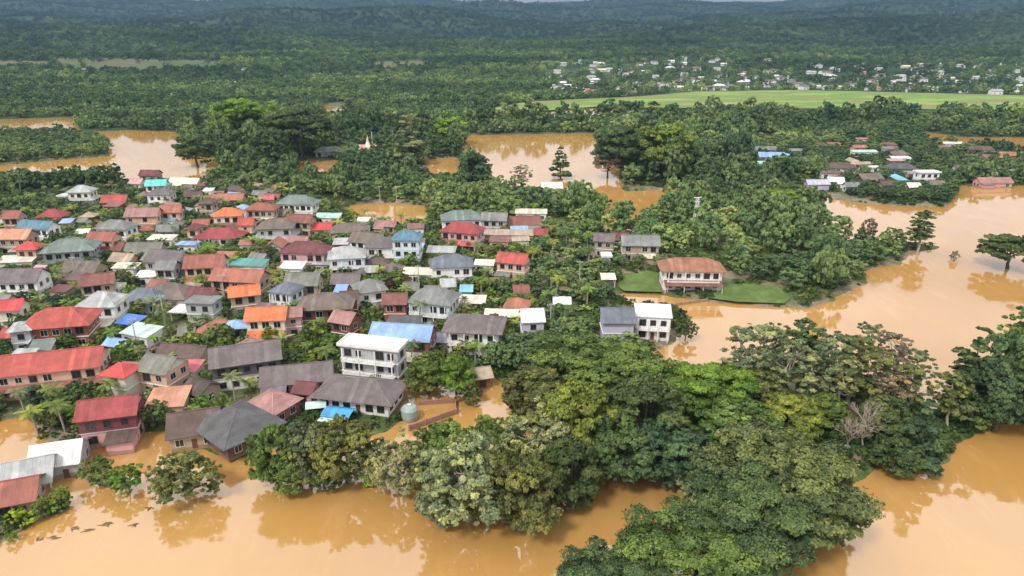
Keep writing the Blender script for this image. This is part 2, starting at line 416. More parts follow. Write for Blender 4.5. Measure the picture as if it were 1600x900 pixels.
# ------------------------------------------------------------------ plants: prototypes
def leaf_quads(g, C, Nn, size, tint, aspect=0.6):
    """rhombic leaf sprays centred on C facing Nn"""
    n = len(C)
    a = g.normal(size=(n, 3)); u = np.cross(Nn, a); u /= np.linalg.norm(u, axis=1, keepdims=True) + 1e-9
    w = np.cross(Nn, u)
    s = (size * g.uniform(0.6, 1.35, n))[:, None]
    bend = Nn * s * 0.22
    V = np.stack([C - u*s, C - w*s*aspect + bend*0.3, C + u*s - bend, C + w*s*aspect + bend*0.3], 1).reshape(-1, 3)
    F = np.arange(4*n).reshape(n, 4)
    T = np.repeat(tint, 4)
    return V, F, T

def crown_mesh(name, seed, Rr, z0, z1, nl, leaves, size, style='round', sparse=0.0, mat=None):
    """crown of many leaf sprays on lobes; radius Rr, from z0 to z1"""
    g = np.random.default_rng(seed)
    H = z1 - z0; zc = (z0 + z1) / 2
    lobes = []; len_ = nl; k3 = g.uniform(0, 6.28, 4); ir = lambda p: 1 + .16*math.sin(2*p+k3[0]) + .13*math.sin(3*p+k3[1]) + .1*math.sin(5*p+k3[2])
    for i in range(nl):
        u = (i + 0.5) / nl
        ph = i * 2.39996 + g.uniform(-0.5, 0.5)
        big_ = len_ > 30
        if style == 'umbrella':
            lv = i % 3; rr = math.sqrt(u)*(0.92, 0.86, 0.95)[lv]; zz = z0 + H*((.84, .68, .42)[lv] + 0.13*(1 - rr**2)*(1.3 if lv == 0 else .6)) - H*.1*rr*(lv == 0)
            if lv == 2: rr = g.uniform(.62, .98)
            lr = Rr*g.uniform(0.12, 0.21); fl = 0.4
        elif style == 'tall':
            zz = z0 + H*(0.06 + 0.88*u); rr = g.uniform(0.2, 0.85) * math.sin(math.pi*(0.15 + 0.78*u))**0.6
            lr = Rr*g.uniform(0.22, 0.38); fl = 0.7
        elif style == 'cone':
            zz = z0 + H*(0.04 + 0.9*u); rr = 0.85*(1 - u)**0.8*g.uniform(0.5, 1.0)
            lr = Rr*(0.14 + 0.2*(1-u)); fl = 0.5
        else:
            el = math.asin(max(-1, min(1, -0.72 + 1.68*u))); rr = math.cos(el)*g.uniform(0.62, 0.92); zz = zc - 0.05*H + math.sin(el)*H*0.40*g.uniform(0.75, 1.15)
            lr = Rr*(g.uniform(0.15, 0.27) if big_ else g.uniform(.24, .4)); fl = 0.62
        rr = min(rr*ir(ph), 1.0); zz += g.normal()*H*(.05 if style != 'umbrella' else .075); lr *= g.uniform(.75, 1.2)
        lobes.append((rr*Rr*math.cos(ph), rr*Rr*math.sin(ph), zz, lr, fl, g.uniform(-0.3, 0.3)))
    area = np.array([l[3]**2 for l in lobes]); cnt = (area / area.sum() * leaves).astype(int) + 3
    Vs, Fs, Ts = [], [], []; off = 0
    for (x, y, z, lr, fl, tn), c in zip(lobes, cnt):
        # sub-tufts on the lobe, leaves on the tufts: gives clumps inside clumps
        k = max(4, int(c / 26)); d = g.normal(size=(k, 3)); d[:, 2] = np.abs(d[:, 2]) * 0.9 - 0.25
        d /= np.linalg.norm(d, axis=1, keepdims=True)
        tuft = np.array([x, y, z]) + d * lr * np.array([1, 1, fl]) * g.uniform(0.7, 1.06, (k, 1))
        tt = g.uniform(-0.2, 0.2, k)
        keep = g.uniform(size=k) > sparse
        if keep.sum() < 2: keep[:2] = True
        tuft, d2, tt = tuft[keep], d[keep], tt[keep]
        idx = g.integers(0, len(tuft), c)
        e = g.normal(size=(c, 3)); e /= np.linalg.norm(e, axis=1, keepdims=True)
        tr = lr * (0.34 if style != 'umbrella' else 0.38) * (1.3 if style == 'tall' and sparse > .4 else 1)
        P = tuft[idx] + e * tr * (g.uniform(0.25, 1.0, (c, 1))) * np.array([1.15, 1.15, 0.62])
        nn = d2[idx]*0.75 + e*0.55 + g.normal(size=(c, 3))*0.42 + np.array([0, 0, 0.35])
        nn /= np.linalg.norm(nn, axis=1, keepdims=True)
        tint = np.clip(0.42 + tn + tt[idx] + g.normal(size=c)*0.13, 0, 1)
        V, F, T = leaf_quads(g, P, nn, size, tint)
        Vs.append(V); Fs.append(F + off); Ts.append(T); off += len(V)
    V = np.concatenate(Vs); V[:, 2] = np.maximum(V[:, 2], 0.15)
    q_ = Rr / np.percentile(np.hypot(V[:, 0], V[:, 1]), 97.5); zq = z1 / np.percentile(V[:, 2], 99.5)
    V[:, :2] *= q_; V[:, 2] *= zq; lobes = [(l[0]*q_, l[1]*q_, l[2]*zq, l[3], l[4], l[5]) for l in lobes]
    me = np_mesh(name, V, np.concatenate(Fs), mat or M_leaf, {'tint': ('POINT', 'FLOAT', np.concatenate(Ts))})
    return me, lobes

def trunk_mesh(name, seed, zt, rad, lobes, nb, mat, lean=0.03):
    g = random.Random(seed); mb = MB(); pts = []; rs = []
    x = y = 0.0
    for i in range(7):
        u = i / 6; pts.append((x, y, -0.5 + (zt + 0.5)*u)); rs.append(rad*(1.25 - 1.0*u) if i else rad*1.5)
        x += g.uniform(-1, 1)*zt*lean; y += g.uniform(-1, 1)*zt*lean
    mb.tube(pts, rs, 8)
    top = Vector(pts[-1]); ls = sorted(lobes, key=lambda l: -l[3])[:nb]
    for (lx, ly, lz, lr, fl, tn) in ls:
        st = Vector(pts[g.choice([3, 4, 5])]); en = Vector((lx, ly, lz))
        mid = (st + en)/2 + Vector((0, 0, -0.12*(en - st).length + g.uniform(-.2, .2)))
        mb.tube([st, st.lerp(mid, .5) + Vector((0, 0, .1)), mid, en], [rad*.5, rad*.42, rad*.3, rad*.1], 5)
    return mb.mesh(name, mat)

PROTO = {}
def make_proto(key, seeds, Rr, z0, z1, nl, leaves, size, style, tz, trad, nb, bk=None, sparse=0.0):
    L = []
    for s in seeds:
        c, lobes = crown_mesh('crown', s, Rr, z0, z1, nl, leaves, size, style, sparse)
        t = trunk_mesh('trunk', s, tz, trad, lobes, nb, bk or M_bark)
        L.append((c, t))
    PROTO[key] = (L, Rr, z1)
#          key       seeds        R   z0   z1   lobes leaves size style     trunk
make_proto('umb',   (1, 2, 3),   10, 2.6, 12.0, 105, 62000, 0.235, 'umbrella', 7.5, 0.55, 12, sparse=.12)
make_proto('big',   (4, 5, 6),    7, 1.2, 12.5, 84, 40000, 0.22, 'round', 7.0, 0.42, 10, sparse=.2)
make_proto('pale',  (7, 8),       6, 1.2, 11.5, 84, 22000, 0.21, 'round', 8.5, 0.28, 16, M_palebark, 0.38)
make_proto('med',   (9, 10, 11), 4.5, 0.8, 8.5, 36, 11000, 0.24, 'round', 5.0, 0.24, 6, sparse=.2)
make_proto('wispy', (12, 13),     3, 5.4, 13.0, 30, 5200, 0.16, 'tall', 12.0, 0.22, 18, M_palebark, 0.55)
make_proto('tall',  (14, 15),     4, 3.0, 13.0, 34, 10000, 0.23, 'tall', 10.5, 0.28, 12, M_palebark, 0.3)
make_proto('cone',  (16, 17),     4, 0.8, 14.0, 30, 12000, 0.24, 'cone', 11.0, 0.25, 5, sparse=.15)
make_proto('shrub', (18, 19),   1.8, 0.1, 2.6, 12, 1900, 0.16, 'round', 1.2, 0.07, 4)
def dead_proto():
    L = []
    for s in (31, 32):
        g = random.Random(s); mb = MB()
        def br(p, d, ln, r, lv):
            q = p + d*ln; mb.tube([p, p.lerp(q, .5) + Vector((g.uniform(-.1, .1)*ln, g.uniform(-.1, .1)*ln, 0)), q], [r, r*.8, r*.55], 5)
            if lv:
                for _ in range(4 if lv > 1 else 6):
                    dd = (d + Vector((g.uniform(-1, 1), g.uniform(-1, 1), g.uniform(-.3, .6)))*0.8).normalized()
                    br(q, dd, ln*g.uniform(.55, .8), r*.5, lv-1)
        br(Vector((0, 0, -.5)), Vector((0.05, 0, 1)), 3.4, 0.2, 4)
        L.append(mb.mesh('trunk', M_deadbark))
    return L
M_deadbark = bark('dead_bark', (0.50, 0.40, 0.33)); DEAD = dead_proto()
def palm_proto(seed, h, nf, fl, banana=False):
    g = random.Random(seed); mb = MB()
    pts = [(0.35*math.sin(u*2)*u*1.5, 0.2*u*u*2, -0.4 + (h + .4)*u) for u in [i/7 for i in range(8)]]
    mb.tube(pts, [0.2 if banana else 0.26 - .1*i/7 for i in range(8)], 7)
    top = Vector(pts[-1]); tk = mb.mesh('trunk', M_palebark if not banana else plain('banana_stem', (0.2, 0.25, 0.08)))
    V = []; F = []; T = []
    for i in range(nf):
        a = i*2.39996 + g.uniform(-.2, .2); el = g.uniform(-0.15, 1.15) if not banana else g.uniform(0.5, 1.2)
        dirh = Vector((math.cos(a), math.sin(a), 0)); side = Vector((-math.sin(a), math.cos(a), 0))
        ln = fl*g.uniform(.8, 1.1); p = top.copy(); ang = el; prev = None; tn = g.uniform(.25, .8); ns = 13
        for k in range(ns + 1):
            u = k/ns; d = dirh*math.cos(ang) + Vector((0, 0, math.sin(ang)))
            up = dirh*-math.sin(ang) + Vector((0, 0, math.cos(ang)))
            wd = (math.sin(math.pi*min(1, u*.9 + .1))**.6)*ln*(.17 if not banana else .16)
            if k:
                q0, q1 = prev
                for sg in (-1, 1):
                    # one leaflet blade per side with a slit to the next (palm) or a whole blade (banana)
                    e0 = q0 + side*sg*wd - up*wd*.55; w_ = .62 if not banana else .98
                    e1 = q0.lerp(p, w_) + side*sg*wd - up*wd*.5
                    n = len(V); V += [q0, q0.lerp(p, w_ + .02), e1 + d*wd*.35, e0 + d*wd*.5]; F.append((n, n+1, n+2, n+3) if sg > 0 else (n+3, n+2, n+1, n)); T += [tn]*4
            prev = (p.copy(), up); p = p + d*(ln/ns); ang -= (1.9 if not banana else 1.3)/ns*(.6 + u)
    me = np_mesh('crown', np.array([tuple(v) for v in V]), np.array(F), M_leaf, {'tint': ('POINT', 'FLOAT', np.array(T))})
    return me, tk
PROTO['palm'] = ([palm_proto(s, h, 19, 3.6) for s, h in ((1, 9), (2, 7.5))], 3.4, 11)
def banana_clump(seed):
    g = random.Random(seed); parts = [palm_proto(seed*10 + i, g.uniform(1.4, 2.6), 8, 2.5, True) for i in range(3)]
    mbV = []; 
    return parts[0]
PROTO['banana'] = ([banana_clump(s) for s in (1, 2)], 2.0, 4.2)

GREENS = {  # foliage base colours
 'dark': (0.082, 0.120, 0.043), 'mid': (0.115, 0.168, 0.043), 'bright': (0.12, 0.20, 0.035), 'lime': (0.22, 0.31, 0.035),
 'fresh': (0.15, 0.245, 0.04), 'yellow': (0.19, 0.225, 0.045), 'olive': (0.125, 0.145, 0.05), 'pale': (0.24, 0.26, 0.12), 'grey': (0.145, 0.18, 0.095), 'blue': (0.074, 0.118, 0.052), 'brown': (0.2, 0.165, 0.11)}
WORDS = {'dark': 'dark green', 'mid': 'mid green', 'bright': 'bright green', 'lime': 'lime green', 'yellow': 'yellow-green', 'fresh': 'lime green', 'olive': 'olive green',
 'pale': 'pale cream-green', 'grey': 'grey-green', 'blue': 'deep bluish green', 'brown': 'brownish'}
KIND = {'umb': ('spreading_tree', 'tree'), 'big': ('broadleaf_tree', 'tree'), 'pale': ('pale_tree', 'tree'), 'med': ('garden_tree', 'tree'),
 'wispy': ('slender_tree', 'tree'), 'tall': ('tall_tree', 'tree'), 'cone': ('conical_tree', 'tree'), 'shrub': ('shrub', 'shrub'), 'palm': ('palm_tree', 'palm'), 'banana': ('banana_plant', 'banana plant')}
TREES = []       # x, y, radius of everything planted one by one
def plant(kind, x, y, rad, hgt, col, label, group=None, z=None, solo=False):
    protos, Rr, Hh = PROTO[kind]
    i = rng.randrange(len(protos)); cm, tm = protos[i]
    nm, cat = KIND[kind]
    if z is None: z = max(h1(x, y), -0.6)
    o = empty(nm, (x, y, z), rng.uniform(0, 6.28))
    o.rotation_euler[0] = rng.uniform(-.03, .03)
    o.scale = (rad/Rr * rng.uniform(.93, 1.07), rad/Rr * rng.uniform(.93, 1.07), hgt/Hh)
    t = link('trunk', tm, o); c = link('crown', cm, o)
    b = GREENS[col]; j = rng.uniform(1.05, 1.6)*(1.0 if col in ('lime', 'pale', 'yellow', 'brown') else 1.15); j = rng.uniform(1.22, 1.48) if solo else j; k = rng.uniform(.92, 1.08)
    c.color = (b[0]*j*k, b[1]*j, b[2]*j/k, 1)
    tag(o, label, cat, group)
    TREES.append((x, y, rad)); return o

def tree_px(kind, cx, cy, wpx, ratio, col, label, group=None):
    """crown seen centred at (cx, cy) and wpx wide; ratio = height / crown width"""
    h = 8.0
    for _ in range(6):
        p, s = at(cx, cy, h*0.58); w = wpx / s; h = w*ratio
    return plant(kind, p.x, p.y, w/2*1.04, h, col, label, group, z=max(-0.4, min(h1(p.x, p.y), 1)), solo=True)

BIG = [
 ('big',668,574,64,1.0,'mid','green tree right beside the white three-storey building'),
 ('big',712,576,62,1.0,'bright','bright bushy tree between the white three-storey building and the small brown hut'),
 ('med',738,612,34,0.9,'dark','small dark round tree in the flooded lane left of the riverside trees'),
 ('med',488,528,58,0.8,'mid','green tree behind the two mauve-roofed long houses'),
 ('med',522,540,46,0.9,'bright','bright green tree left of the white three-storey building'),
 ('med',345,526,54,0.7,'mid','wide low green tree above the dark two-storey house'),
 ('med',298,520,40,0.8,'olive','olive tree behind the long brown roof'),
 ('med',130,616,56,0.8,'dark','dark green tree in front of the long red-roofed building'),
 ('med',85,640,46,0.9,'mid','green tree left of the crimson-roofed two-storey house'),
 ('palm',182,530,34,1.2,'bright','leafy palm left of the pale cyan sheet roof'),
 ('med',198,552,42,0.8,'bright','bright bush above the small bright red roof'),
 ('med',612,438,52,0.8,'mid','green tree in front of the white two-storey house in the centre'),
 ('med',418,398,36,0.9,'olive','olive tree below the taupe two-tiered roof'),
 ('palm',428,436,30,1.2,'yellow','yellowish palm right of the long brick-orange roof'),
 ('med',100,422,34,0.8,'yellow','yellow-green bush right of the mauve gable roof at the left edge'),
 ('med',190,440,40,0.8,'olive','olive tree right of the rusty brown long roof'),
 ('palm',322,395,34,1.1,'bright','bright palm below the crimson hip-roofed house'),
 ('med',240,645,44,1.0,'mid','green tree right of the crimson-roofed two-storey house'),
 ('wispy',1178,590,50,1.8,'pale','pale thin tree between the thin grey and the bare-trunked tree'),
 ('wispy',1212,556,46,2.2,'grey','highest grey tree of the wispy row, right of the bare-trunked tree'),
 ('wispy',1272,598,60,1.7,'pale','pale feathery tree in front of the dark-topped tree'),
 ('wispy',1312,606,56,1.7,'pale','pale feathery tree below the yellowish tall tree'),
 ('wispy',1350,556,50,2.0,'grey','grey feathery tree behind the yellowish tall tree'),
 ('wispy',1390,625,56,1.5,'brown','brownish low feathery tree above the dead trees'),
 ('wispy',1432,590,46,1.9,'grey','grey thin tree beside the river at the right end of the wispy row'),
 ('med',1072,512,38,1.0,'dark','dark round tree beside the white-roofed house at the river bank'),
 ('med',1010,548,44,0.8,'mid','low green tree under the white-roofed house at the river bank'),
 ('big',452,728,66,1.0,'mid','low green tree at the waterline between the two leftmost front trees'),
 ('big',505,728,62,0.95,'dark','low dark tree at the waterline before the wide olive tree'),
 ('big',660,715,60,1.1,'grey','greyish tree filling the gap left of the large pale grey-green tree'),
 ('pale',690,775,70,0.9,'grey','twiggy low tree hanging over the flood left of the lowest dark tree'),
 ('big',765,775,74,1.0,'olive','olive tree at the waterline between the pale tree and the lowest one'),
 ('big',858,745,62,1.0,'dark','dark low tree between the lowest tree and the one under the yellow-green crown'),
 ('big',430,703,74,1.3,'mid','mid green tree at the left end of the row standing in the flood'),
 ('big',480,700,82,1.2,'grey','grey-green tree second from the left in the flooded front row'),
 ('big',538,694,100,1.0,'olive','wide olive tree in the flooded row below the blue canopy'),
 ('med',582,738,36,1.0,'lime','small lime green tree at the waterline of the front row'),
 ('pale',618,716,84,1.1,'pale','thin yellowish open tree right of the wide olive tree'),
 ('big',700,694,100,0.9,'mid','green tree below the brick compound wall'),
 ('pale',728,738,140,0.95,'pale','large pale grey-green tree in the middle of the front row'),
 ('big',775,680,92,0.95,'mid','fresh green crown behind the large pale tree'),
 ('big',815,755,108,1.2,'olive','yellowish dark tree reaching lowest into the flood'),
 ('pale',842,680,112,1.0,'pale','cream-flecked tree left of the yellow-green crown'),
 ('big',905,650,122,1.05,'yellow','tall yellow-green crown beside the dark riverside mass'),
 ('big',890,722,96,1.15,'dark','dark tree under the yellow-green crown'),
 ('big',835,612,92,0.8,'olive','olive crown behind the cream-flecked tree'),
 ('umb',935,585,170,0.5,'mid','flat wide green crown in front of the slate-roofed riverside house'),
 ('big',1010,640,130,0.9,'dark','dark rounded tree in the middle of the riverside mass'),
 ('big',965,690,112,0.95,'dark','darkest tree right of the yellow-green crown, by the water'),
 ('big',1045,700,112,0.85,'blue','bluish dark tree at the waterline of the riverside mass'),
 ('umb',1110,615,130,0.6,'bright','bright green spreading tree near the river bend'),
 ('big',1050,600,84,0.8,'mid','mid green tree between the flat crown and the bright tree'),
 ('big',1150,675,120,0.8,'mid','mid green rounded tree above the big umbrella crown'),
 ('umb',1235,658,112,0.55,'yellow','yellow-green spreading tree behind the big umbrella crown'),
 ('big',1190,610,84,0.8,'olive','olive tree below the tall wispy trees'),
 ('umb',1224,752,226,0.54,'olive','largest umbrella-shaped tree, with yellow-green patches, standing in the flood'),
 ('umb',1178,806,206,0.6,'dark','dark umbrella-shaped tree in front of the largest one'),
 ('big',1290,790,104,0.85,'dark','dark lower tree on the right flank of the largest umbrella tree'),
 ('umb',1095,872,214,0.5,'mid','fine-leaved mid green crown cut by the bottom edge'),
 ('umb',965,905,150,0.5,'dark','dark crown at the bottom edge beside the fine-leaved one'),
 ('pale',1098,762,62,1.0,'grey','twiggy grey-green tree over the water left of the umbrella trees'),
 ('wispy',1160,566,58,1.9,'grey','thin grey tree at the left end of the tall wispy row'),
 ('wispy',1196,560,56,2.0,'pale','tall tree with a pale bare trunk in the wispy row'),
 ('tall',1252,562,70,1.6,'dark','dark-topped tree among the tall wispy trees'),
 ('wispy',1226,585,62,1.9,'grey','thin tree between the bare-trunked and the dark-topped tree'),
 ('wispy',1292,580,72,1.7,'grey','grey-green tall tree right of the dark-topped tree'),
 ('tall',1333,580,74,1.5,'olive','yellowish tall tree in the wispy riverside row'),
 ('wispy',1368,600,64,1.7,'olive','thin olive tree between the yellowish tall tree and the river'),
 ('wispy',1396,575,58,1.9,'brown','brownish see-through tree standing highest above the river'),
 ('wispy',1420,610,58,1.5,'olive','olive tree at the right end of the wispy row'),
 ('big',1288,640,58,0.9,'mid','green tree beneath the yellowish tall tree'),
 ('big',1378,655,74,1.0,'dark','dark tree right of the dead twiggy tree'),
 ('cone',1445,672,66,1.7,'blue','ivy-dark upright tree at the right corner of the grove'),
 ('big',1400,705,62,0.9,'dark','dark low tree at the waterline right of the collapsed roof'),
 ('tall',1490,625,54,1.7,'olive','feathery leaning tree between the grove and the right bank'),
 ('cone',1528,572,84,1.6,'dark','dark conical tree at the tip of the right bank'),
 ('big',1568,610,96,1.1,'blue','rounded dark tree on the right bank'),
 ('tall',1600,535,72,1.6,'mid','tall tree cut by the right edge, above the rounded dark tree'),
 ('big',1625,590,110,1.1,'dark','dark tree cut by the right edge at the bank'),
 ('med',1537,645,50,0.9,'mid','low tree at the waterline of the right bank'),
 ('umb',1580,390,92,0.58,'dark','dark umbrella-shaped tree alone in the river by the right edge'),
 ('tall',1440,358,48,1.35,'dark','upright dark tree on the small flooded islet'),
 ('med',1357,360,32,1.3,'brown','small brownish tree left of the upright islet tree'),
 ('med',1396,376,44,0.9,'olive','low olive tree on the small flooded islet'),
 ('shrub',1493,397,18,0.9,'brown','lone drowned bush in the middle of the brown river'),
 ('pale',287,735,92,0.75,'olive','single small tree with a visible trunk standing in the flood'),
 ('med',150,735,52,0.8,'mid','round bush between the flooded yard and the single small tree'),
 ('med',196,745,54,0.8,'bright','bright bush beside the reddish bank near the white metal roof'),
 ('shrub',92,780,34,0.9,'bright','bright bush at the tip of the green strip in the lower left'),
 ('shrub',62,795,34,0.8,'bright','bush in the middle of the green strip in the lower left'),
 ('shrub',32,808,34,0.8,'lime','yellowish bush at the near end of the green strip'),
 ('shrub',17,835,20,1.0,'bright','tiny bush alone in the water at the lower left edge'),
 ('umb',375,188,88,0.8,'fresh','huge lime green tree in the far belt beyond the village'),
 ('cone',638,215,54,1.4,'grey','grey feathery conical tree right of the small shrine'),
 ('big',706,196,50,0.9,'fresh','lime green crown by the far muddy lagoon'),
 ('umb',465,205,110,0.7,'dark','broad dark tree in the far belt left of the temple roof'),
 ('big',420,225,60,1.0,'blue','bluish dark tree below the huge lime green one'),
 ('big',305,225,60,0.9,'dark','dark tree at the left end of the far belt'),
 ('tall',545,170,28,1.3,'grey','upright grey tree before the small brown field'),
 ('cone',877,250,34,1.5,'dark','dark narrow tree standing in the far lagoon'),
 ('umb',975,232,92,0.85,'dark','dark flat-topped tree at the right shore of the lagoon'),
 ('umb',950,255,50,0.8,'brown','brownish flat-topped tree leaning over the lagoon shore'),
 ('big',1040,225,90,1.0,'mid','tall green tree right of the dark flat-topped tree'),
 ('umb',1215,312,72,0.5,'bright','bright green crown on the slope left of the riverside hamlet'),
 ('big',742,262,56,1.1,'blue','dark tree at the left shore of the far lagoon'),
 ('tall',1020,175,30,1.2,'dark','dark tree sticking up into the green field'),
 ('wispy',815,275,36,1.2,'brown','bare-branched tree at the near edge of the lagoon'),
]
for b_ in BIG: tree_px(b_[0], b_[1], b_[2] + (4 if b_[0] in ('big', 'pale') else 0), b_[3]*(1.12 if b_[2] > 550 else 1), *b_[4:])
for (px, py, s_) in ((1344, 712, 1.35), (1322, 712, 1.1)):
    p, _ = at(px, py); o = empty('dead_tree', (p.x, p.y, -0.3), rng.uniform(0, 6)); o.scale = (s_,)*3
    link('trunk', DEAD[len(TREES) % 2], o); TREES.append((p.x, p.y, 2))
    tag(o, 'bare pinkish dead tree ' + ('beside the collapsed roof slab' if px == 1344 else 'left of the one by the collapsed roof slab'), 'dead tree')
# ------------------------------------------------------------------ houses
C = dict(villa=(.33,.15,.09), crimson=(.34,.045,.05), red=(.46,.07,.05), brightred=(.62,.05,.05), brick=(.33,.10,.065), terra=(.42,.14,.085), orange=(.72,.17,.04),
 salmon=(.62,.27,.16), brown=(.13,.085,.07), dbrown=(.085,.062,.055), taupe=(.19,.15,.125), mauve=(.175,.145,.15), grey=(.23,.24,.235), dgrey=(.11,.11,.115),
 slate=(.15,.17,.21), lgrey=(.40,.42,.43), ggrey=(.19,.24,.225), olive=(.21,.215,.18), teal=(.07,.31,.27), turq=(.10,.62,.55), blue=(.06,.19,.62), lblue=(.24,.42,.80), cblue=(.02,.36,.75),
 sky=(.20,.50,.72), white=(.80,.80,.78), cream=(.72,.68,.56), maroon=(.17,.045,.05), rose=(.36,.19,.175), pinkred=(.66,.12,.14), mint=(.42,.66,.56), peach=(.66,.42,.32),
 pink=(.62,.35,.36), lilac=(.50,.49,.60), bwhite=(.62,.70,.76), tan=(.42,.33,.24), steel=(.10,.22,.30), redbrown=(.24,.085,.065), pcyan=(.55,.72,.70))
for k_ in ('crimson','red','brightred','brick','terra','orange','salmon','redbrown','pinkred','maroon','blue','lblue','cblue','turq','teal'):
    g_ = sum(C[k_])/3; C[k_] = tuple(v*.90 + g_*.10 for v in C[k_])
for k_ in ('brown','dbrown','taupe','mauve','grey','dgrey','ggrey','olive'): C[k_] = tuple(v*.92 for v in C[k_])
def window_mesh():
    f = MB(); w, h = .68, .68
    f.box(-w-.09, w+.09, -.08, .02, h, h+.09); f.box(-w-.09, w+.09, -.14, .02, -h-.1, -h)
    f.box(-w-.09, -w, -.08, .02, -h, h); f.box(w, w+.09, -.08, .02, -h, h); f.box(-.03, .03, -.06, .02, -h, h)
    p = MB(); p.box(-w, w, -.03, .015, -h, h)
    return f, p
_f, _p = window_mesh()
WIN = _f.mesh('window', M_frame); WIN_D = _f.mesh('window', M_frame_d); PANE = _p.mesh('pane', M_glass)
def add_window(root, x, y, z, rz, dark=False, s=1.0):
    w = link('window', WIN_D if dark else WIN, root, (x, y, z), rz, (s, 1, s)); link('pane', PANE, w)
def hip(mb, W, D, z, rh, ov, th=.14, ridge=None, cut=0):
    """hipped roof solid; cut > 0 leaves a flat ring (for a skirt roof)"""
    a, b = W/2 + ov, D/2 + ov
    r = max(.05, (W - D)/2 if ridge is None else ridge/2)
    lo = [(-a,-b,z),(a,-b,z),(a,b,z),(-a,b,z)]; up = [(x, y, z+th) for x, y, _ in lo]
    mb.quad(*reversed(lo))
    for i in range(4): j = (i+1) % 4; mb.quad(lo[i], lo[j], up[j], up[i])
    R0, R1 = (-r, 0, z+th+rh), (r, 0, z+th+rh)
    mb.quad(up[0], up[1], R1, R0); mb.quad(up[2], up[3], R0, R1); mb.quad(up[1], up[2], R1); mb.quad(up[3], up[0], R0)
    return R0, R1, up
def W0(cx, cy): return random.Random(cx*3 + cy*5).random() < .55
def house(cx, cy, wpx, D, rot, st, roof, rc, wc, label, opt='', cat='house', group=None, name=None):
    metal = 'm' in opt.split()
    O = opt.split(); open_ = 'open' in O
    if st == 1 and roof in ('hip', 'gable') and cat == 'house' and not group and 300 < cy < 520 and W0(cx, cy): st = 2
    fl = 3.15; Hw = st*fl if not open_ else 2.7*st
    p, s = at(cx, cy, Hw + .8); W = max(2.2, (wpx / s - (1.1 if wpx / s > 5 else .3)) / max(.8, abs(math.cos(R(rot)))) )
    if D <= 0: D = min(W*.8, 10.0)
    D *= .9
    rh = {'hip': (.36 if cy < 500 else .3)*min(D, W), 'gable': (.33 if cy < 500 else .28)*D, 'shed': .8, 'flat': .25}[roof]
    if roof in ('hip', 'gable') and wpx < 75: rot = rot + random.Random(cx*7 + cy).uniform(-13, 13)
    p, s = at(cx, cy, Hw + rh*.45)
    gz = float(height(np.array([p.x]), np.array([p.y]))[0]); gz = max(min(gz, 1.0), 0.0) if gz > 0 else -0.25
    ZB = -.9
    nm = name or {'house': 'house', 'shed': 'shed', 'carport': 'carport'}.get(cat, cat.replace(' ', '_'))
    root = empty(nm, (p.x, p.y, gz), R(rot)); tag(root, label, cat, group)
    far = s < 3.0; hsh = random.Random(cx*13 + cy)
    wm = painted(C[wc]); rm = roofing(C[rc], metal)
    a, b = W/2 - .1, D/2 - .1
    z0 = ZB if gz < .3 else -.3
    if open_:
        mb = None
        for sx in (-1, 1):
            for sy in (-1, 1):
                q = MB(); q.box(sx*a-.11, sx*a+.11, sy*b-.11, sy*b+.11, z0, Hw); q.build('post', M_rail, root)
        if 'half' in O: q = MB(); q.box(-a+.15, a-.15, b-.1, b+.08, z0, Hw-.4); q.build('wall', wm, root)
    else:
        up_c = next((o[3:] for o in O if o.startswith('up:')), None)
        if up_c and st > 1:
            q = MB(); q.box(-a, a, -b, b, z0, fl); q.build('lower_wall', wm, root)
            q = MB(); q.box(-a-.06, a+.06, -b-.06, b+.06, fl, Hw); q.build('upper_wall', painted(C[up_c]), root)
        else:
            q = MB(); q.box(-a, a, -b, b, z0, Hw)
            q.build('wall', wm, root)
        if st > 1:
            for k in range(1, int(st)):
                q = MB(); q.box(-a-.14, a+.14, -b-.14, b+.14, k*fl-.12, k*fl+.1); q.build('floor_band', M_conc if 'up:' in opt else M_white, root)
    ov = .65 if not metal else .45
    if 'wide' in O: ov = 1.2
    T = MB()
    if roof == 'hip':
        R0, R1, upv = hip(T, W, D, Hw, rh, ov, ridge=None if W > D + .6 else .3)
        r = T.build('roof', rm, root)
        if not far:
            K = MB()
            K.tube([Vector(R0), Vector(R1)], [.13, .13], 5)
            for e, q in ((R0, upv[0]), (R0, upv[3]), (R1, upv[1]), (R1, upv[2])): K.tube([Vector(e), Vector(q)], [.11, .11], 5)
            K.build('ridge_cap', roofing(tuple(min(.8, v*1.25 + .02) for v in C[rc])), r)
    elif roof == 'gable':
        A, B = W/2 + ov*.8, D/2 + ov; th = .12; zr = Hw + rh*(1)+.1
        ze = Hw - rh*(ov/(D/2))*.6
        pr = [(-B, ze), (0, zr), (B, ze), (B, ze+th), (0, zr+th), (-B, ze+th)]
        n = len(pr); L_ = [(-A, y, z) for y, z in pr]; R_ = [(A, y, z) for y, z in pr]
        T.quad(L_[0], L_[5], L_[4], L_[1]); T.quad(L_[1], L_[4], L_[3], L_[2])
        T.quad(R_[1], R_[4], R_[5], R_[0]); T.quad(R_[2], R_[3], R_[4], R_[1])
        for i in range(n): j = (i+1) % n; T.quad(L_[j], L_[i], R_[i], R_[j])
        r = T.build('roof', rm, root)
        if not open_:
            for sx in (-1, 1):
                G_ = MB()
                x0, x1 = sx*(a-.02), sx*(a-.12)
                t3 = [(-b, Hw), (b, Hw), (0, zr - .06)]
                v0 = [(x0, y, z) for y, z in t3]; v1 = [(x1, y, z) for y, z in t3]
                G_.quad(*(v0 if sx > 0 else reversed(v0))); G_.quad(*(reversed(v1) if sx > 0 else v1))
                G_.build('gable', painted(C['cream'] if 'creamgable' in O else C[wc]) , root)
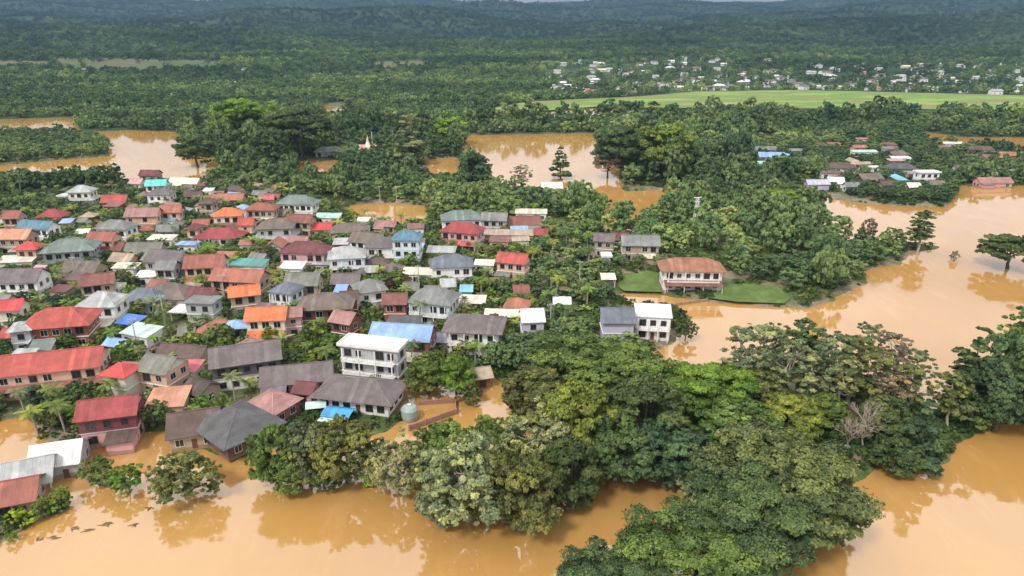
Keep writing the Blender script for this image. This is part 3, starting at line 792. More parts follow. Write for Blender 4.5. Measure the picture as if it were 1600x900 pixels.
        if not far:
            K = MB(); K.tube([(-A, 0, zr+th), (A, 0, zr+th)], [.14, .14], 5); K.build('ridge_cap', rm, r)
    elif roof == 'shed':
        A, B = W/2 + ov*.7, D/2 + ov*.7; th = .1; z1, z2 = Hw + .06, Hw + .06 + rh
        if 'back' in O: z1, z2 = z2, z1
        lo = [(-A,-B,z1),(A,-B,z1),(A,B,z2),(-A,B,z2)]; up = [(x,y,z+th) for x,y,z in lo]
        T.quad(*reversed(lo)); T.quad(*up)
        for i in range(4): j = (i+1) % 4; T.quad(lo[i], lo[j], up[j], up[i])
        T.build('roof', rm, root)
        if not open_:
            G_ = MB(); yb = b if 'back' not in O else -b
            G_.quad((-a,yb,Hw),(a,yb,Hw),(a,yb,Hw+rh*.86),(-a,yb,Hw+rh*.86)); G_.quad((-a,-yb,Hw+.01),(-a,yb,Hw+.01),(-a,yb,Hw+rh*.86)); G_.quad((a,-yb,Hw+.01),(a,yb,Hw+rh*.86),(a,yb,Hw+.01))
            G_.build('gable', wm, root)
    else:
        T.box(-W/2-.5, W/2+.5, -D/2-.5, D/2+.5, Hw+.002, Hw+.25); r = T.build('roof', rm, root)
        K = MB()
        for q_ in ((-W/2-.5, W/2+.5, -D/2-.5, -D/2-.35), (-W/2-.5, W/2+.5, D/2+.35, D/2+.5), (-W/2-.5, -W/2-.35, -D/2-.35, D/2+.35), (W/2+.35, W/2+.5, -D/2-.35, D/2+.35)): K.box(*q_, Hw+.252, Hw+.7)
        if not metal: K.build('parapet', M_white, r)
    # the low roof around the storey below
    for o_ in O:
        if o_.startswith('skirt'):
            col_ = C[o_[6:]] if ':' in o_ else C[rc]; K = MB(); z = Hw - fl + .25 if st > 1 else 2.2; e = 1.9
            for (x0,y0,x1,y1,nx,ny) in ((-a,-b,a,-b,0,-1),(a,-b,a,b,1,0),(a,b,-a,b,0,1),(-a,b,-a,-b,-1,0)):
                dx, dy = (x1-x0), (y1-y0); L_ = math.hypot(dx, dy); dx /= L_; dy /= L_
                lo0 = (x0-dx*e+nx*e, y0-dy*e+ny*e, z-.55); lo1 = (x1+dx*e+nx*e, y1+dy*e+ny*e, z-.55)
                hi0 = (x0+nx*.03, y0+ny*.03, z+.25); hi1 = (x1+nx*.03, y1+ny*.03, z+.25)
                K.quad(lo0, lo1, hi1, hi0); K.quad(*[(q[0], q[1], q[2]-.1) for q in (hi0, hi1, lo1, lo0)]); K.quad(lo1, lo0, (lo0[0],lo0[1],lo0[2]-.1), (lo1[0],lo1[1],lo1[2]-.1))
            K.build('skirt_roof', roofing(col_), root)
            if st == 1 or True:
                for sx in (-1, 0, 1):
                    q = MB(); q.box(sx*(a+1.5)-.1, sx*(a+1.5)+.1, -b-1.62, -b-1.42, z0, z-.6); q.build('post', M_rail, root)
        if o_.startswith('front'):      # a lean-to roof over the front
            col_ = C[o_[6:]] if ':' in o_ else C[rc]; K = MB(); z = (Hw - fl if st > 1 else 2.6) + .1; e = 3.0
            lo = [(-a,-b-e,z-1.0),(a,-b-e,z-1.0),(a,-b-.1,z),(-a,-b-.1,z)]; up = [(x,y,q+.1) for x,y,q in lo]
            K.quad(*reversed(lo)); K.quad(*up)
            for i in range(4): j=(i+1)%4; K.quad(lo[i],lo[j],up[j],up[i])
            K.build('porch_roof', roofing(col_), root)
            for sx in (-1, -.33, .33, 1):
                q = MB(); q.box(sx*(a-.2)-.1, sx*(a-.2)+.1, -b-e+.25, -b-e+.45, z0, z-1.0); q.build('post', M_rail, root)
        if o_ == 'balc':
            for fl_ in (range(1, int(st)) if st > 1 else (0,)):
                q = MB(); zf = fl_*fl if st > 1 else .3; zt = min(zf + fl - .15, Hw)
                q.box(-a*.9, a*.9, -b-1.5, -b-.16, zf-.15, zf); q.build('balcony_floor', M_white, root)
                q = MB(); q.box(-a*.9, a*.9, -b-1.5, -b-1.42, zf+.95, zf+1.05); n = max(5, int(a*1.8/.45))
                for k in range(n+1): x = -a*.9 + .04 + (a*1.8-.08)*k/n; q.box(x-.05, x+.05, -b-1.49, -b-1.43, zf+.001, zf+.95)
                for sx in (-1, 1): q.box(sx*a*.9-.05, sx*a*.9+.05, -b-1.42, -b-.16, zf+.95, zf+1.05)
                q.build('railing', M_white, root)
                for sx in (-1, -.33, .33, 1):
                    if fl_ <= 1: q = MB(); q.box(sx*a*.86-.13, sx*a*.86+.13, -b-1.40, -b-1.14, z0, zf-.152); q.build('column', M_white, root)
                    q = MB(); q.box(sx*a*.86-.11, sx*a*.86+.11, -b-1.38, -b-1.16, zf+.001, zt-.002); q.build('column', M_white, root)
    if not open_ and 'blank' not in O:
        dk = 'dk' in O; up_ = .06 if 'up:' in opt else 0
        step = 2.5 if not far else 3.4
        for k in range(int(st)):
            zz = k*fl + 1.6; u_ = up_ if k else 0
            n = max(1, min(7, int((W-.6)/step)))
            for i in range(n):
                if n > 3 and hsh.random() < .12: continue
                x = (i - (n-1)/2) * (W-1.0)/n
                if k == 0 and i == n//2 and n > 1:
                    q = MB(); q.box(x-.48, x+.48, -b-.05, -b+.02, .05, 2.1); d = q.build('door', M_door, root)
                    q = MB(); q.box(x+.34, x+.40, -b-.11, -b-.05, 1.0, 1.12); q.build('handle', M_rail, d); continue
                add_window(root, x, -b-u_, zz, 0, dk or hsh.random() < .5, (1.0 if not far else 1.2)*hsh.uniform(.85, 1.3))
            m_ = max(1, min(4, int((D-.6)/2.8)))
            for i in range(m_):
                y = (i - (m_-1)/2) * (D-1.0)/m_
                add_window(root, a+u_, y, zz, R(90), dk); add_window(root, -a-u_, y, zz, R(-90), dk)
    if not open_ and roof in ('hip', 'gable') and W > 7.5 and 'wide' not in O and 'balc' not in O and not any(o_.startswith(('skirt', 'front')) for o_ in O) and hsh.random() < .75 and not group:
        aw, ad, ah = W*hsh.uniform(.3, .5), D*hsh.uniform(.35, .55), 2.3; ax = hsh.choice((-1, 1))*(W/2 - aw/2 - .3)
        ac = hsh.choice(['lgrey', 'taupe', rc, 'grey', 'cream', 'brown', 'rose'])
        q = MB(); q.box(ax-aw/2, ax+aw/2, -b-ad, -b-.02, z0, ah); q.build('annex_wall', wm if hsh.random() < .6 else painted(C['tan']), root)
        q = MB(); z1, z2 = ah+.02, ah+.75; lo = [(ax-aw/2-.4,-b-ad-.5,z1),(ax+aw/2+.4,-b-ad-.5,z1),(ax+aw/2+.4,-b-.03,z2),(ax-aw/2-.4,-b-.03,z2)]; up = [(x,y,q_+.1) for x,y,q_ in lo]
        q.quad(*reversed(lo)); q.quad(*up)
        for i in range(4): j=(i+1)%4; q.quad(lo[i],lo[j],up[j],up[i])
        q.build('annex_roof', roofing(C[ac], True), root)
    HOUSES.append((p.x, p.y, W, D, rot, label, root, cat)); return root
HOUSES = []
H = '''
235 270 30 0 0 1 gable maroon tan|maroon roof of a low house at the far edge, behind the turquoise roof
245 287 32 7 5 2 gable turq white|bright turquoise roof near the far shore
252 301 38 8 0 2 hip mauve white balc|white two-storey house with a balcony below the turquoise roof
181 312 38 8 -5 1 gable red tan|small red gable roof in the far left gardens
128 297 36 8 10 2 hip lgrey cream skirt|pale ornate building with stacked roofs among trees at the far left
101 308 14 4 0 1 flat white white|tiny white flat roof left of the pale ornate building
290 284 50 7 0 1 gable cream white|long cream roof at the far edge right of the turquoise roof
326 299 15 5 0 1 shed white white m|little white sheet roof behind the olive tree gap
215 285 22 6 0 1 gable pink cream|pinkish gable end left of the turquoise roof
22 337 28 7 5 1 gable brick tan|brick-red roof at the left edge behind the steel blue roof
83 335 40 8 0 1 hip crimson cream|crimson hip roof behind the steel blue roof
60 353 60 7 -3 1 gable steel white m|long steel blue roof at the left
27 367 50 8 -4 1 gable salmon tan|salmon roof at the left edge above the small red roof
47 386 36 6 0 1 hip brightred tan|small bright red roof at the left edge
110 384 72 10 3 2 hip ggrey lgrey wide skirt:ggrey|big grey-green roofed hall with pale colonnade at the left
225 333 50 8 12 1 gable rose peach|dusty rose roof left of the light blue roof
268 328 34 7 -5 1 gable terra peach|terracotta roof right of the dusty rose one
182 353 54 8 -4 1 hip grey white|grey roof over white walls in the back left rows
262 344 34 6 0 1 shed sky white m|light blue sheet roof in the back left rows
264 358 34 6 -4 1 gable grey tan|grey gable in front of the light blue sheet roof
163 371 46 7 -5 1 gable brick peach|red-brown gable behind the stepped brown roof
176 386 44 7 -8 1 gable redbrown tan|brown-red gable right of the big grey-green hall
130 365 24 5 10 1 shed cream white m|pale narrow sheet roof behind the big grey-green hall
254 374 44 5 -4 1 shed cream white m|cream sheet roof left of the small blue one
294 383 34 5 -2 1 flat lblue white m|small cornflower blue flat roof
228 388 56 8 8 1 gable olive tan|olive grey gable roof in the middle of the left rows
264 402 62 9 -12 1 gable mauve lgrey|mauve grey gable roof below the small cornflower blue roof
304 356 22 6 0 1 hip maroon peach|tiny dark red hip left of the orange hip roof
357 333 44 8 0 2 hip orange cream skirt:brick|orange hip roof with white arches behind the crimson house
345 366 66 9 0 1 hip crimson white balc wide|crimson hip-roofed house with a white balustrade
386 348 26 6 0 2 gable red peach|narrow red tower-like house right of the crimson house
362 309 42 7 0 1 gable terra tan|terracotta roof at the back near the trees
325 316 26 6 0 1 hip brown tan|small brown hip at the back left of the terracotta roof
28 408 56 6 8 1 shed cream cream m|large cream sheet roof at the left edge
36 431 64 9 8 1 gable mauve white|mauve gable roof over white walls at the left edge
62 423 18 3 0 1 shed pink cream m|small pink awning beside the mauve gable at the left edge
132 418 58 8 -15 1 gable taupe tan|weathered taupe roof below the big grey-green hall
153 438 50 7 12 1 gable redbrown tan|rusty brown long roof in the left centre
195 404 40 6 0 1 gable tan peach|beige low roof left of the mauve grey gable
198 419 42 4 -3 1 shed cream white m|cream flat sheet roof in the left centre
233 431 38 5 5 1 shed white white m|white sheet roof left of the red twin-gabled house
262 416 34 6 0 1 gable grey lgrey|little grey gable above the white sheet roof
285 426 32 6 0 1 gable dgrey tan|dark grey gable beside the red twin-gabled house
322 409 60 9 5 2 gable brick peach front:terra|red two-storey house with a pink wall, left of the brick-orange long roof
375 431 84 8 -8 1 gable terra tan|long brick-orange roof in the middle of the left rows
382 456 48 6 10 1 gable orange tan|orange roof below the long brick-orange one
388 414 62 6 -6 1 shed teal white m|teal green sheet roof above the long brick-orange roof
265 455 78 10 -5 1 hip taupe tan|wide taupe hip roof left of the maroon strip
318 458 46 5 -5 1 gable maroon tan|narrow maroon roof strip in the left centre
228 463 72 9 -5 1 hip slate bwhite|slate blue hip roof over pale blue walls
160 468 62 9 0 2 hip lgrey white|light grey hip roof over white walls, left of the slate blue one
182 452 18 4 0 1 flat white white|tiny white box roof behind the light grey hip roof
20 478 38 6 10 1 gable brightred cream|bright red-orange roof at the left edge above the pale tank shed
95 496 92 10 12 1 hip red brick wide|bright red-orange hip roof over brick walls at the left
205 504 40 5 -15 1 shed blue white m open|vivid blue sheet roof in the left centre
222 520 56 6 -20 1 shed pcyan white m|pale cyan sheet roof right below the vivid blue one
303 487 66 6 -5 1 flat white lgrey m open half|long white carport roof in the left centre
318 472 50 6 -5 2 flat grey lgrey m|cluttered grey upper terrace behind the long white carport
36 512 30 6 5 1 hip lgrey lgrey|small pale grey roof left of the red-orange hip roof
48 528 36 6 -10 1 gable lilac lgrey m|lilac grey sheet roof at the left edge
20 522 22 5 0 1 gable red peach|small red roof at the left edge above the long red building
72 540 36 5 -5 1 gable ggrey tan|greenish grey lean roof just behind the long red building
82 563 146 10 15 2 gable red peach skirt:brick|long red-roofed two-storey building with peach walls at the left
30 592 50 8 15 1 gable red peach|red-roofed wing with pale walls at the left edge
190 579 48 6 -5 2 hip brightred cream blank|small bright red roof over plain cream walls
255 568 54 8 -28 2 gable olive peach creamgable|grey-olive gable with a cream end and peach walls
298 577 32 5 -5 1 shed pinkred white m|small crimson awning roof beside the grey-olive gable
290 549 78 7 -10 1 gable brown tan|long brown roof behind the dark two-storey house
384 551 100 10 20 2 gable mauve white up:dgrey creamgable dk|dark grey and white two-storey house with a mauve gable roof
465 583 108 9 13 1 gable mauve pink dk|mauve-roofed long house with pinkish walls and dark windows
563 606 122 10 -12 1 hip mauve white dk wide|mauve hip-roofed white house beside the flooded yard
315 605 44 6 -25 1 gable dbrown tan|dark brown gable in front of the grey-olive gable
264 626 62 8 10 1 shed salmon tan m|salmon orange sheet roof near the flooded lane
172 633 86 8 15 2 gable crimson pink up:maroon dk|crimson-roofed two-storey house with pink walls, a teal gate and maroon boards
305 655 70 10 28 1 gable brown tan|brown gable roof at the flooded front, left of the black one
368 656 88 12 -40 1 hip dgrey brown wide|blackish steep hip roof at the flooded front
425 627 66 8 -20 1 hip rose brick|rose red roof between the black gable and the white canopy
480 607 30 5 -15 1 gable maroon pink|narrow maroon roof between the two mauve-roofed houses
90 700 72 9 22 1 gable white lgrey m|white metal roofed shed at the flooded left front
40 728 80 10 22 1 gable lgrey lgrey m open half|pale grey metal roof joined in front of the white metal shed
25 757 64 8 20 1 gable brick tan|rust brown roof at the left edge by the green strip
417 311 26 5 0 1 gable pinkred pink m|small pink-red roof left of the far grey-green hip roof
465 314 60 9 -3 2 hip ggrey white|grey-green hip roof over white walls at the far edge
410 325 48 7 0 1 hip brick tan|brick hip roof in front of the small pink-red one
436 333 44 7 -5 1 gable taupe tan|taupe gable right of the brick hip roof
470 343 44 7 -5 1 gable redbrown tan|red-brown gable behind the vivid scarlet roof
513 340 42 6 -2 1 shed mint white m|pale mint sheet roof near the orange pond
496 356 50 6 -8 1 gable brightred pink m|vivid scarlet roof in the middle rows
431 351 56 9 0 2 hip taupe lgrey skirt:lgrey|taupe two-tiered roof right of the crimson house
546 357 58 8 0 1 hip taupe white wide|taupe hip roof left of the orange pond
576 373 56 8 -6 1 gable taupe white|brownish taupe gable below the orange pond
568 346 22 4 -3 1 shed white white m|small white sheet roof at the orange pond
604 351 36 5 -6 1 gable rose tan|rosy low roof at the near edge of the orange pond
478 388 74 9 5 2 hip maroon pink|dark maroon hip roof over pink walls with a blue side door
512 395 56 3 15 1 shed white white m open|narrow white sheet roof right of the maroon hip roof
542 396 58 9 3 2 hip lgrey bwhite balc|light grey roofed pale blue house right of the narrow white sheet
458 418 40 6 -3 1 shed white white m|white sheet roof below the dark maroon hip roof
520 412 60 6 -5 1 shed lgrey lgrey m|grey sheet roof in front of the pale blue house
600 381 56 8 -3 2 hip mauve white balc|white two-storey house with a mauve roof in the centre
636 369 46 8 0 3 hip steel bwhite|tall blue-white house with a teal roof in the centre
721 338 64 9 0 1 hip ggrey white|grey-green hip roof behind the crimson-and-pink house
723 357 64 9 -5 2 hip crimson pink front:pinkred|crimson hip roof over pink walls with a pink lower roof
815 347 60 9 -5 1 gable redbrown peach|red-brown gable below the far lagoon
830 333 52 6 -4 1 shed cream white m|pale cream roof behind the red-brown gable
773 340 42 7 -5 1 gable grey lgrey|grey-brown gable left of the red-brown one
795 366 80 6 -3 1 shed tan tan m|long taupe sheet roof in front of the red-brown gable
845 364 20 5 0 1 gable crimson pink|tiny crimson gable right of the long taupe sheet roof
690 393 48 6 -3 1 shed lgrey lgrey m|light grey sheet roof above the slate hip roof in the centre
706 409 66 9 -3 1 hip slate white|slate hip roof over white walls in the centre
757 414 34 4 -5 1 shed cream white m|cream strip roof right of the slate hip roof
802 405 50 7 -4 1 gable red peach|red gable among trees right of the centre
658 428 62 5 -5 1 shed cream white m|pale cream sheet roof in the centre
700 443 26 5 5 1 gable lgrey cream|rubble-pale little roof below the cream sheet in the centre
678 462 72 10 -3 2 hip grey bwhite balc|grey hip-roofed pale blue house with dark windows
736 472 50 5 -4 1 shed cream tan m open half|cream sheet roof right of the grey hip-roofed blue house
742 505 86 10 -6 2 hip mauve white balc wide|mauve hip-roofed white house with a long veranda
785 494 60 4 -4 1 shed cream tan m open|long cream strip roof behind the white gable shed
831 494 40 7 8 1 gable white lilac m|white gable shed with a lilac wall
878 474 32 4 -3 1 shed white white m open|small white shelter beside the trees
630 519 100 9 -8 2 gable lblue redbrown m|light blue metal roof behind the white three-storey building
690 529 28 5 -6 1 gable lilac lgrey m|lilac sheet roof right of the light blue metal roof
583 541 102 5.5 -14 3 flat white lgrey balc dk|white three-storey building with balconies and stairs
475 437 54 8 6 1 gable olive tan|olive grey gable in the middle of the village
448 451 42 7 -5 2 hip slate bwhite balc|slate roofed pale blue house below the olive grey gable
542 437 46 7 8 1 gable mauve redbrown|purple-brown gable right of the olive grey one
577 448 46 8 22 1 hip grey white|grey hip roof over white arches in the middle of the village
510 471 78 9 6 1 hip taupe redbrown wide|wide taupe hip roof with red-brown walls in the village middle
546 464 30 5 0 1 gable brown brick|brown roof between the wide taupe and the grey hip roofs
418 491 64 7 -6 2 gable orange cream front:orange|bright orange roof over cream walls
458 489 30 5 15 1 gable rose pink|pinkish roof right of the bright orange one
540 497 40 6 -15 1 gable rose redbrown|pink-brown low roof below the wide taupe hip roof
621 489 32 4 -3 1 shed peach cream m|peach sheet roof left of the pale blue house with dark windows
618 468 40 6 -8 1 gable redbrown brick|brick-brown shack in the village middle
632 504 56 4 -4 1 shed dgrey tan m|dark grey sheet strip behind the light blue metal roof
750 578 28 5 20 1 gable tan brick|small brown hut by the flooded lane
1080 415 94 9 -3 2 hip villa white balc front:redbrown wide|white riverside villa with a terracotta hip roof
968 371 30 6 -3 1 gable maroon white|maroon porch-roofed house in the riverside wood
1000 377 60 8 -5 1 gable grey tan|grey gable beside the maroon porch roof
945 373 34 6 -5 1 gable mauve tan|mauve low roof left of the maroon porch roof
947 402 14 4 0 1 flat white white|tiny white hut in the riverside wood
950 436 22 4 0 1 shed cream cream m open|little cream shelter by the flooded lawn
964 493 54 8 -3 2 gable slate lilac blank|slate gable roof over a pale lilac wall at the river
1020 490 60 8 -8 2 shed white white balc m dk|white-roofed two-storey house at the river bank
862 288 34 7 5 1 gable white white|lone white house flooded at the far lagoon
515 235 44 9 0 1 hip ggrey lgrey wide|temple hall with a grey-green roof in the far tree belt
575 231 28 7 0 2 gable pink white|small pink shrine with a pointed roof spire beside a tall white mast
1208 243 48 8 -3 1 gable lblue white m|blue metal roof alone in the trees behind the riverside hamlet
1196 256 26 5 0 1 shed mint white m|pale green lean-to in front of the blue metal roof
1196 233 36 6 -3 1 gable grey lgrey m|grey roof behind the blue metal roof
1276 286 38 6 0 1 gable lilac lilac m|lilac roof at the flooded edge of the riverside hamlet
1305 282 26 6 0 1 gable white white m|white roof beside the lilac one
1312 260 48 8 -5 1 hip brown white|brown hip roof at the left of the riverside hamlet
1357 277 40 8 5 1 gable taupe redbrown|taupe gable in the middle of the riverside hamlet
1407 261 44 8 -5 1 hip dgrey lgrey|dark slate hip roof in the riverside hamlet
1366 263 16 4 0 1 flat white white|tiny white hut left of the dark slate hip roof
1448 271 36 6 3 2 flat white white|white two-storey block at the hamlet
1350 238 42 5 0 1 shed mint white m|pale mint strip roof behind the hamlet
1407 248 32 4 0 1 shed white white m|white strip roof behind the dark slate hip roof
1426 291 22 5 0 1 gable cream cream|cream little roof at the near edge of the hamlet
1488 225 34 4 0 1 shed white white m|white strip roof far right behind the hamlet
1530 233 40 7 -3 1 hip brown tan|brown roof at the far right beyond the hamlet
1528 246 42 6 -3 1 gable redbrown white|reddish brown roof with white fascia at the far right
1530 264 74 8 -3 1 gable brown white|long dark brown roof at the right end of the hamlet
1552 280 54 7 -3 1 gable rose pink|pinkish roof at the water's edge near the right
1581 270 22 5 0 1 gable lgrey white|small pale roof at the right edge
1572 242 26 6 0 1 gable terra tan|orange-brown roof near the right edge
1596 256 36 8 0 1 gable dgrey tan|dark roof cut by the right edge
1330 290 24 5 -5 1 gable grey white|small grey roof between the lilac roof and the taupe gable
1462 287 24 5 0 1 gable taupe tan|small taupe roof right of the cream little roof
1383 288 22 5 5 1 gable brown tan|small brown roof right of the taupe gable
'''
for ln in H.strip().split('\n'):
    a_, lab = ln.split('|'); t_ = a_.split()
    cat_ = 'house'; rf, op = t_[6], ' '.join(t_[9:])
    if 'open' in t_: cat_ = 'carport'
    elif rf == 'shed': cat_ = 'shed'
    house(int(t_[0]), int(t_[1]), float(t_[2]), float(t_[3]), float(t_[4]), int(t_[5]), rf, t_[7], t_[8], lab, op, cat_)

# small lean-tos, sheds and side houses filling the gaps between the rows
seen_l = set()
def filler(VP, most, seed, wr=(4, 9.5)):
    g = random.Random(seed); made = 0
    VP = poly(VP)
    lo, hi = VP.min(0), VP.max(0)
    base = list(HOUSES)
    for _ in range(9000):
        x, y = g.uniform(lo[0], hi[0]), g.uniform(lo[1], hi[1])
        if sdf(VP, np.array([x]), np.array([y]))[0] < 0: continue
        w = g.uniform(*wr); dd = g.uniform(3.2, 6.5); rr = math.hypot(w, dd)/2
        bad = False; near = (1e9, None)
        for (hx, hy, W, D, rot, lab, root, cat) in HOUSES:
            c_, s_ = math.cos(R(rot)), math.sin(R(rot)); dx, dy = x-hx, y-hy; u = dx*c_+dy*s_; v = -dx*s_+dy*c_
            e = math.hypot(max(abs(u)-W/2, 0), max(abs(v)-D/2, 0))
            if e < rr*.82 + .3: bad = True; break
        if bad: continue
        for h in base:
            e = math.hypot(x-h[0], y-h[1])
            if e < near[0]: near = (e, h)
        h = near[1]; w_ = h[5].split()
        for stop in ('over','with','in','at','right','left','below','behind','above','near','between','beside','joined','among','by','alone','beyond','of'):
            if stop in w_[2:]: w_ = w_[:max(3, w_.index(stop, 2))]
        rf = g.choice(['shed','shed','gable','gable','hip']); rc = g.choice(['taupe','brown','brown','rose','grey','redbrown','redbrown','brick','brick','terra','mauve','tan','olive','lgrey','maroon','lblue','sky'])
        word = dict(taupe='taupe', lgrey='light grey', brown='brown', rose='dusty rose', grey='grey', white='white', cream='cream', redbrown='rusty', brick='brick red', mauve='mauve', tan='tan', olive='olive grey', slate='slate', terra='terracotta', maroon='maroon', lblue='bright blue', sky='pale blue')[rc]
        rel = 'in front of' if y < h[1] - 5 else 'behind' if y > h[1] + 5 else ('left of' if x < h[0] else 'right of')
        lab = f"small {word} {dict(shed='sheet', gable='gable', hip='hip')[rf]} roof {rel} the {' '.join(w_)}"
        if lab in seen_l: continue
        seen_l.add(lab)
        zc = 3.2; p = Vector((x, y, zc)); rx = p.x; ry = p.y*CP - (p.z-CAM_H)*SP; rz = p.y*SP + (p.z-CAM_H)*CP
        px, py = 800 + FPX*rx/ry, 450 - FPX*rz/ry; s = FPX/ry
        house(px, py, w*s, dd, g.choice([0, 5, -8, 14, -20, 80]) if rf != 'shed' else g.uniform(-12, 12), 1, rf, rc, g.choice(['tan','white','cream','peach','lgrey','brick']), lab, 'm' if rf == 'shed' else '', 'shed' if rf == 'shed' else 'house', 'small buildings between the houses')
        made += 1
        if made >= most: break
    print('fillers', made)

VP1 = ([(-60,345),(150,345),(240,300),(430,300),(540,350),(660,362),(850,352),(850,380),(700,430),(640,445),(840,470),(840,500),(640,500),(520,530),(430,560),(230,610),(100,600),(-60,620)])
filler(VP1, 108, 21, (3.4, 8.6))
filler([(1290,258),(1330,236),(1480,238),(1490,290),(1330,294),(1290,285)], 12, 5, (7, 13))
filler([(1500,226),(1640,226),(1640,280),(1505,280)], 9, 6, (7, 13))
filler([(1225,232),(1320,225),(1480,222),(1430,240),(1240,250)], 6, 7, (7, 12))
# ------------------------------------------------------------------ single things around the houses
def cyl(mb, x, y, z0, z1, r, seg=10): mb.tube([(x, y, z0), (x, y, z1)], [r, r], seg)
def thing_at(name, px, py, z, rot, label, cat, group=None):
    p, s = at(px, py, z); o = empty(name, (p.x, p.y, z), R(rot)); return tag(o, label, cat, group)
# blue fabric canopy and pale canopy by the white house
def canopy(px, py, w, d, rot, c, c2, label):
    o = thing_at('canopy', px, py, 2.4, rot, label, 'canopy'); o.location.z = 0
    m = MB(); n = 8
    for i in range(n):
        y0, y1 = -d/2 + d*i/n, -d/2 + d*(i+1)/n; z0 = 2.5 + .7*math.sin(math.pi*i/n); z1 = 2.5 + .7*math.sin(math.pi*(i+1)/n)
        m.quad((-w/2,y0,z0),(w/2,y0,z0),(w/2,y1,z1),(-w/2,y1,z1)); m.quad((-w/2,y1,z1-.05),(w/2,y1,z1-.05),(w/2,y0,z0-.05),(-w/2,y0,z0-.05))
    m.build('canopy_sheet', roofing(C[c], True), o)
    if c2:
        q = MB(); q.box(-w/2+.2, w*.1, -d/2-1.6, -d/2-.02, 2.3, 2.38); q.build('awning', roofing(C[c2], True), o)
    for sx in (-1, 1):
        for sy in (-1, 1):
            q = MB(); cyl(q, sx*(w/2-.2), sy*(d/2-.2), -.8, 2.55, .06, 6); q.build('post', M_rail, o)
canopy(530, 645, 6.2, 4.6, -14, 'cblue', 'pcyan', 'vivid blue canopy with a pale awning below the mauve hip roof')
canopy(494, 633, 4.2, 3.2, 12, 'pcyan', None, 'pale cyan canopy left of the vivid blue one')
# round water tank
o = thing_at('water_tank', 640, 640, 2.2, 0, 'domed grey-green water tank at the corner of the mauve hip-roofed white house', 'water tank'); o.location.z = 0
q = MB(); q.tube([(0,0,-.8),(0,0,2.4),(0,0,3.0),(0,0,3.3)], [1.8, 1.8, 1.35, .4], 20); q.build('tank', painted((.30,.38,.36), .45, key='tank'), o)
q = MB(); q.tube([(0,0,3.3),(0,0,3.45)], [.42,.42], 12); q.build('lid', M_rail, o)
# compound wall
def wall_run(pts, h, c, label):
    P = [at(x, y, .2)[0] for x, y in pts]; o = empty('boundary_wall', (P[0].x, P[0].y, 0)); tag(o, label, 'wall')
    m = MB(); 
    for a, b in zip(P[:-1], P[1:]):
        a = a - P[0]; b = b - P[0]; d = (b-a).normalized(); n = Vector((-d.y, d.x, 0))*.1
        v = [a-n, b-n, b+n, a+n]; lo = [(q.x,q.y,-.9) for q in v]; up = [(q.x,q.y,h) for q in v]
        m.quad(*up); 
        for i in range(4): j=(i+1)%4; m.quad(lo[i],lo[j],up[j],up[i])
        L = (b-a).length; k = max(1, int(L/3))
        for i in range(k+1):
            c_ = a + d*L*i/k; q = MB(); q.box(c_.x-.17,c_.x+.17,c_.y-.17,c_.y+.17,-.9,h+.2); q.build('pillar', painted(C['rose'], key='pillar'), o)
    m.build('panel', painted(c, key='wall_panel'), o)
wall_run([(640,672),(712,646)], 1.3, C['rose'], 'rose brick boundary wall running into the flood behind the front trees')
wall_run([(655,632),(712,628),(712,645)], 1.1, C['rose'], 'shorter brick boundary wall round the flooded yard')
wall_run([(975,479),(1034,478)], .9, C['tan'], 'low wall at the flooded edge of the villa lawn')
wall_run([(1050,478),(1105,470)], .9, C['tan'], 'low tan wall in front of the villa porch')
wall_run([(560,405),(600,425)], 1.3, C['white'], 'white wall in front of the white two-storey house in the centre')
# teal gate
o = thing_at('gate', 163, 674, 1.0, 15, 'bright teal gate before the crimson-roofed two-storey house', 'gate'); o.location.z = 0
q = MB(); q.box(-1.5,1.5,-.05,.05,-.3,2.3); q.build('gate_leaf', painted((.02,.38,.26), key='gate'), o)
for sx in (-1,1): q = MB(); q.box(sx*1.7-.18,sx*1.7+.18,-.2,.2,-.9,2.6); q.build('pillar', M_white, o)
# collapsed roof slab by the dead trees
o = thing_at('roof_slab', 1335, 706, .6, -6, 'pale collapsed roof slab half sunk in the flood among the dead trees', 'roof slab')
q = MB(); q.quad((-3.2,-1.4,.15),(3.2,-1.4,.05),(3.2,1.4,.5),(-3.2,1.4,.7)); q.quad((-3.2,1.4,.58),(3.2,1.4,.38),(3.2,-1.4,-.07),(-3.2,-1.4,.03))
for a_, b_ in (((-3.2,-1.4,.15),(3.2,-1.4,.05)),): q.quad((a_[0],a_[1],a_[2]-.12),(b_[0],b_[1],b_[2]-.12),b_,a_)
q.build('roof', roofing(C['mint'], True), o)
for sx in (-1,1):
    for sy in (-1,1): q = MB(); q.box(sx*2.8-.1,sx*2.8+.1,sy*1.1-.1,sy*1.1+.1,-1.6,.1+(.3 if sy>0 else -.05)); q.build('post', M_conc, o)
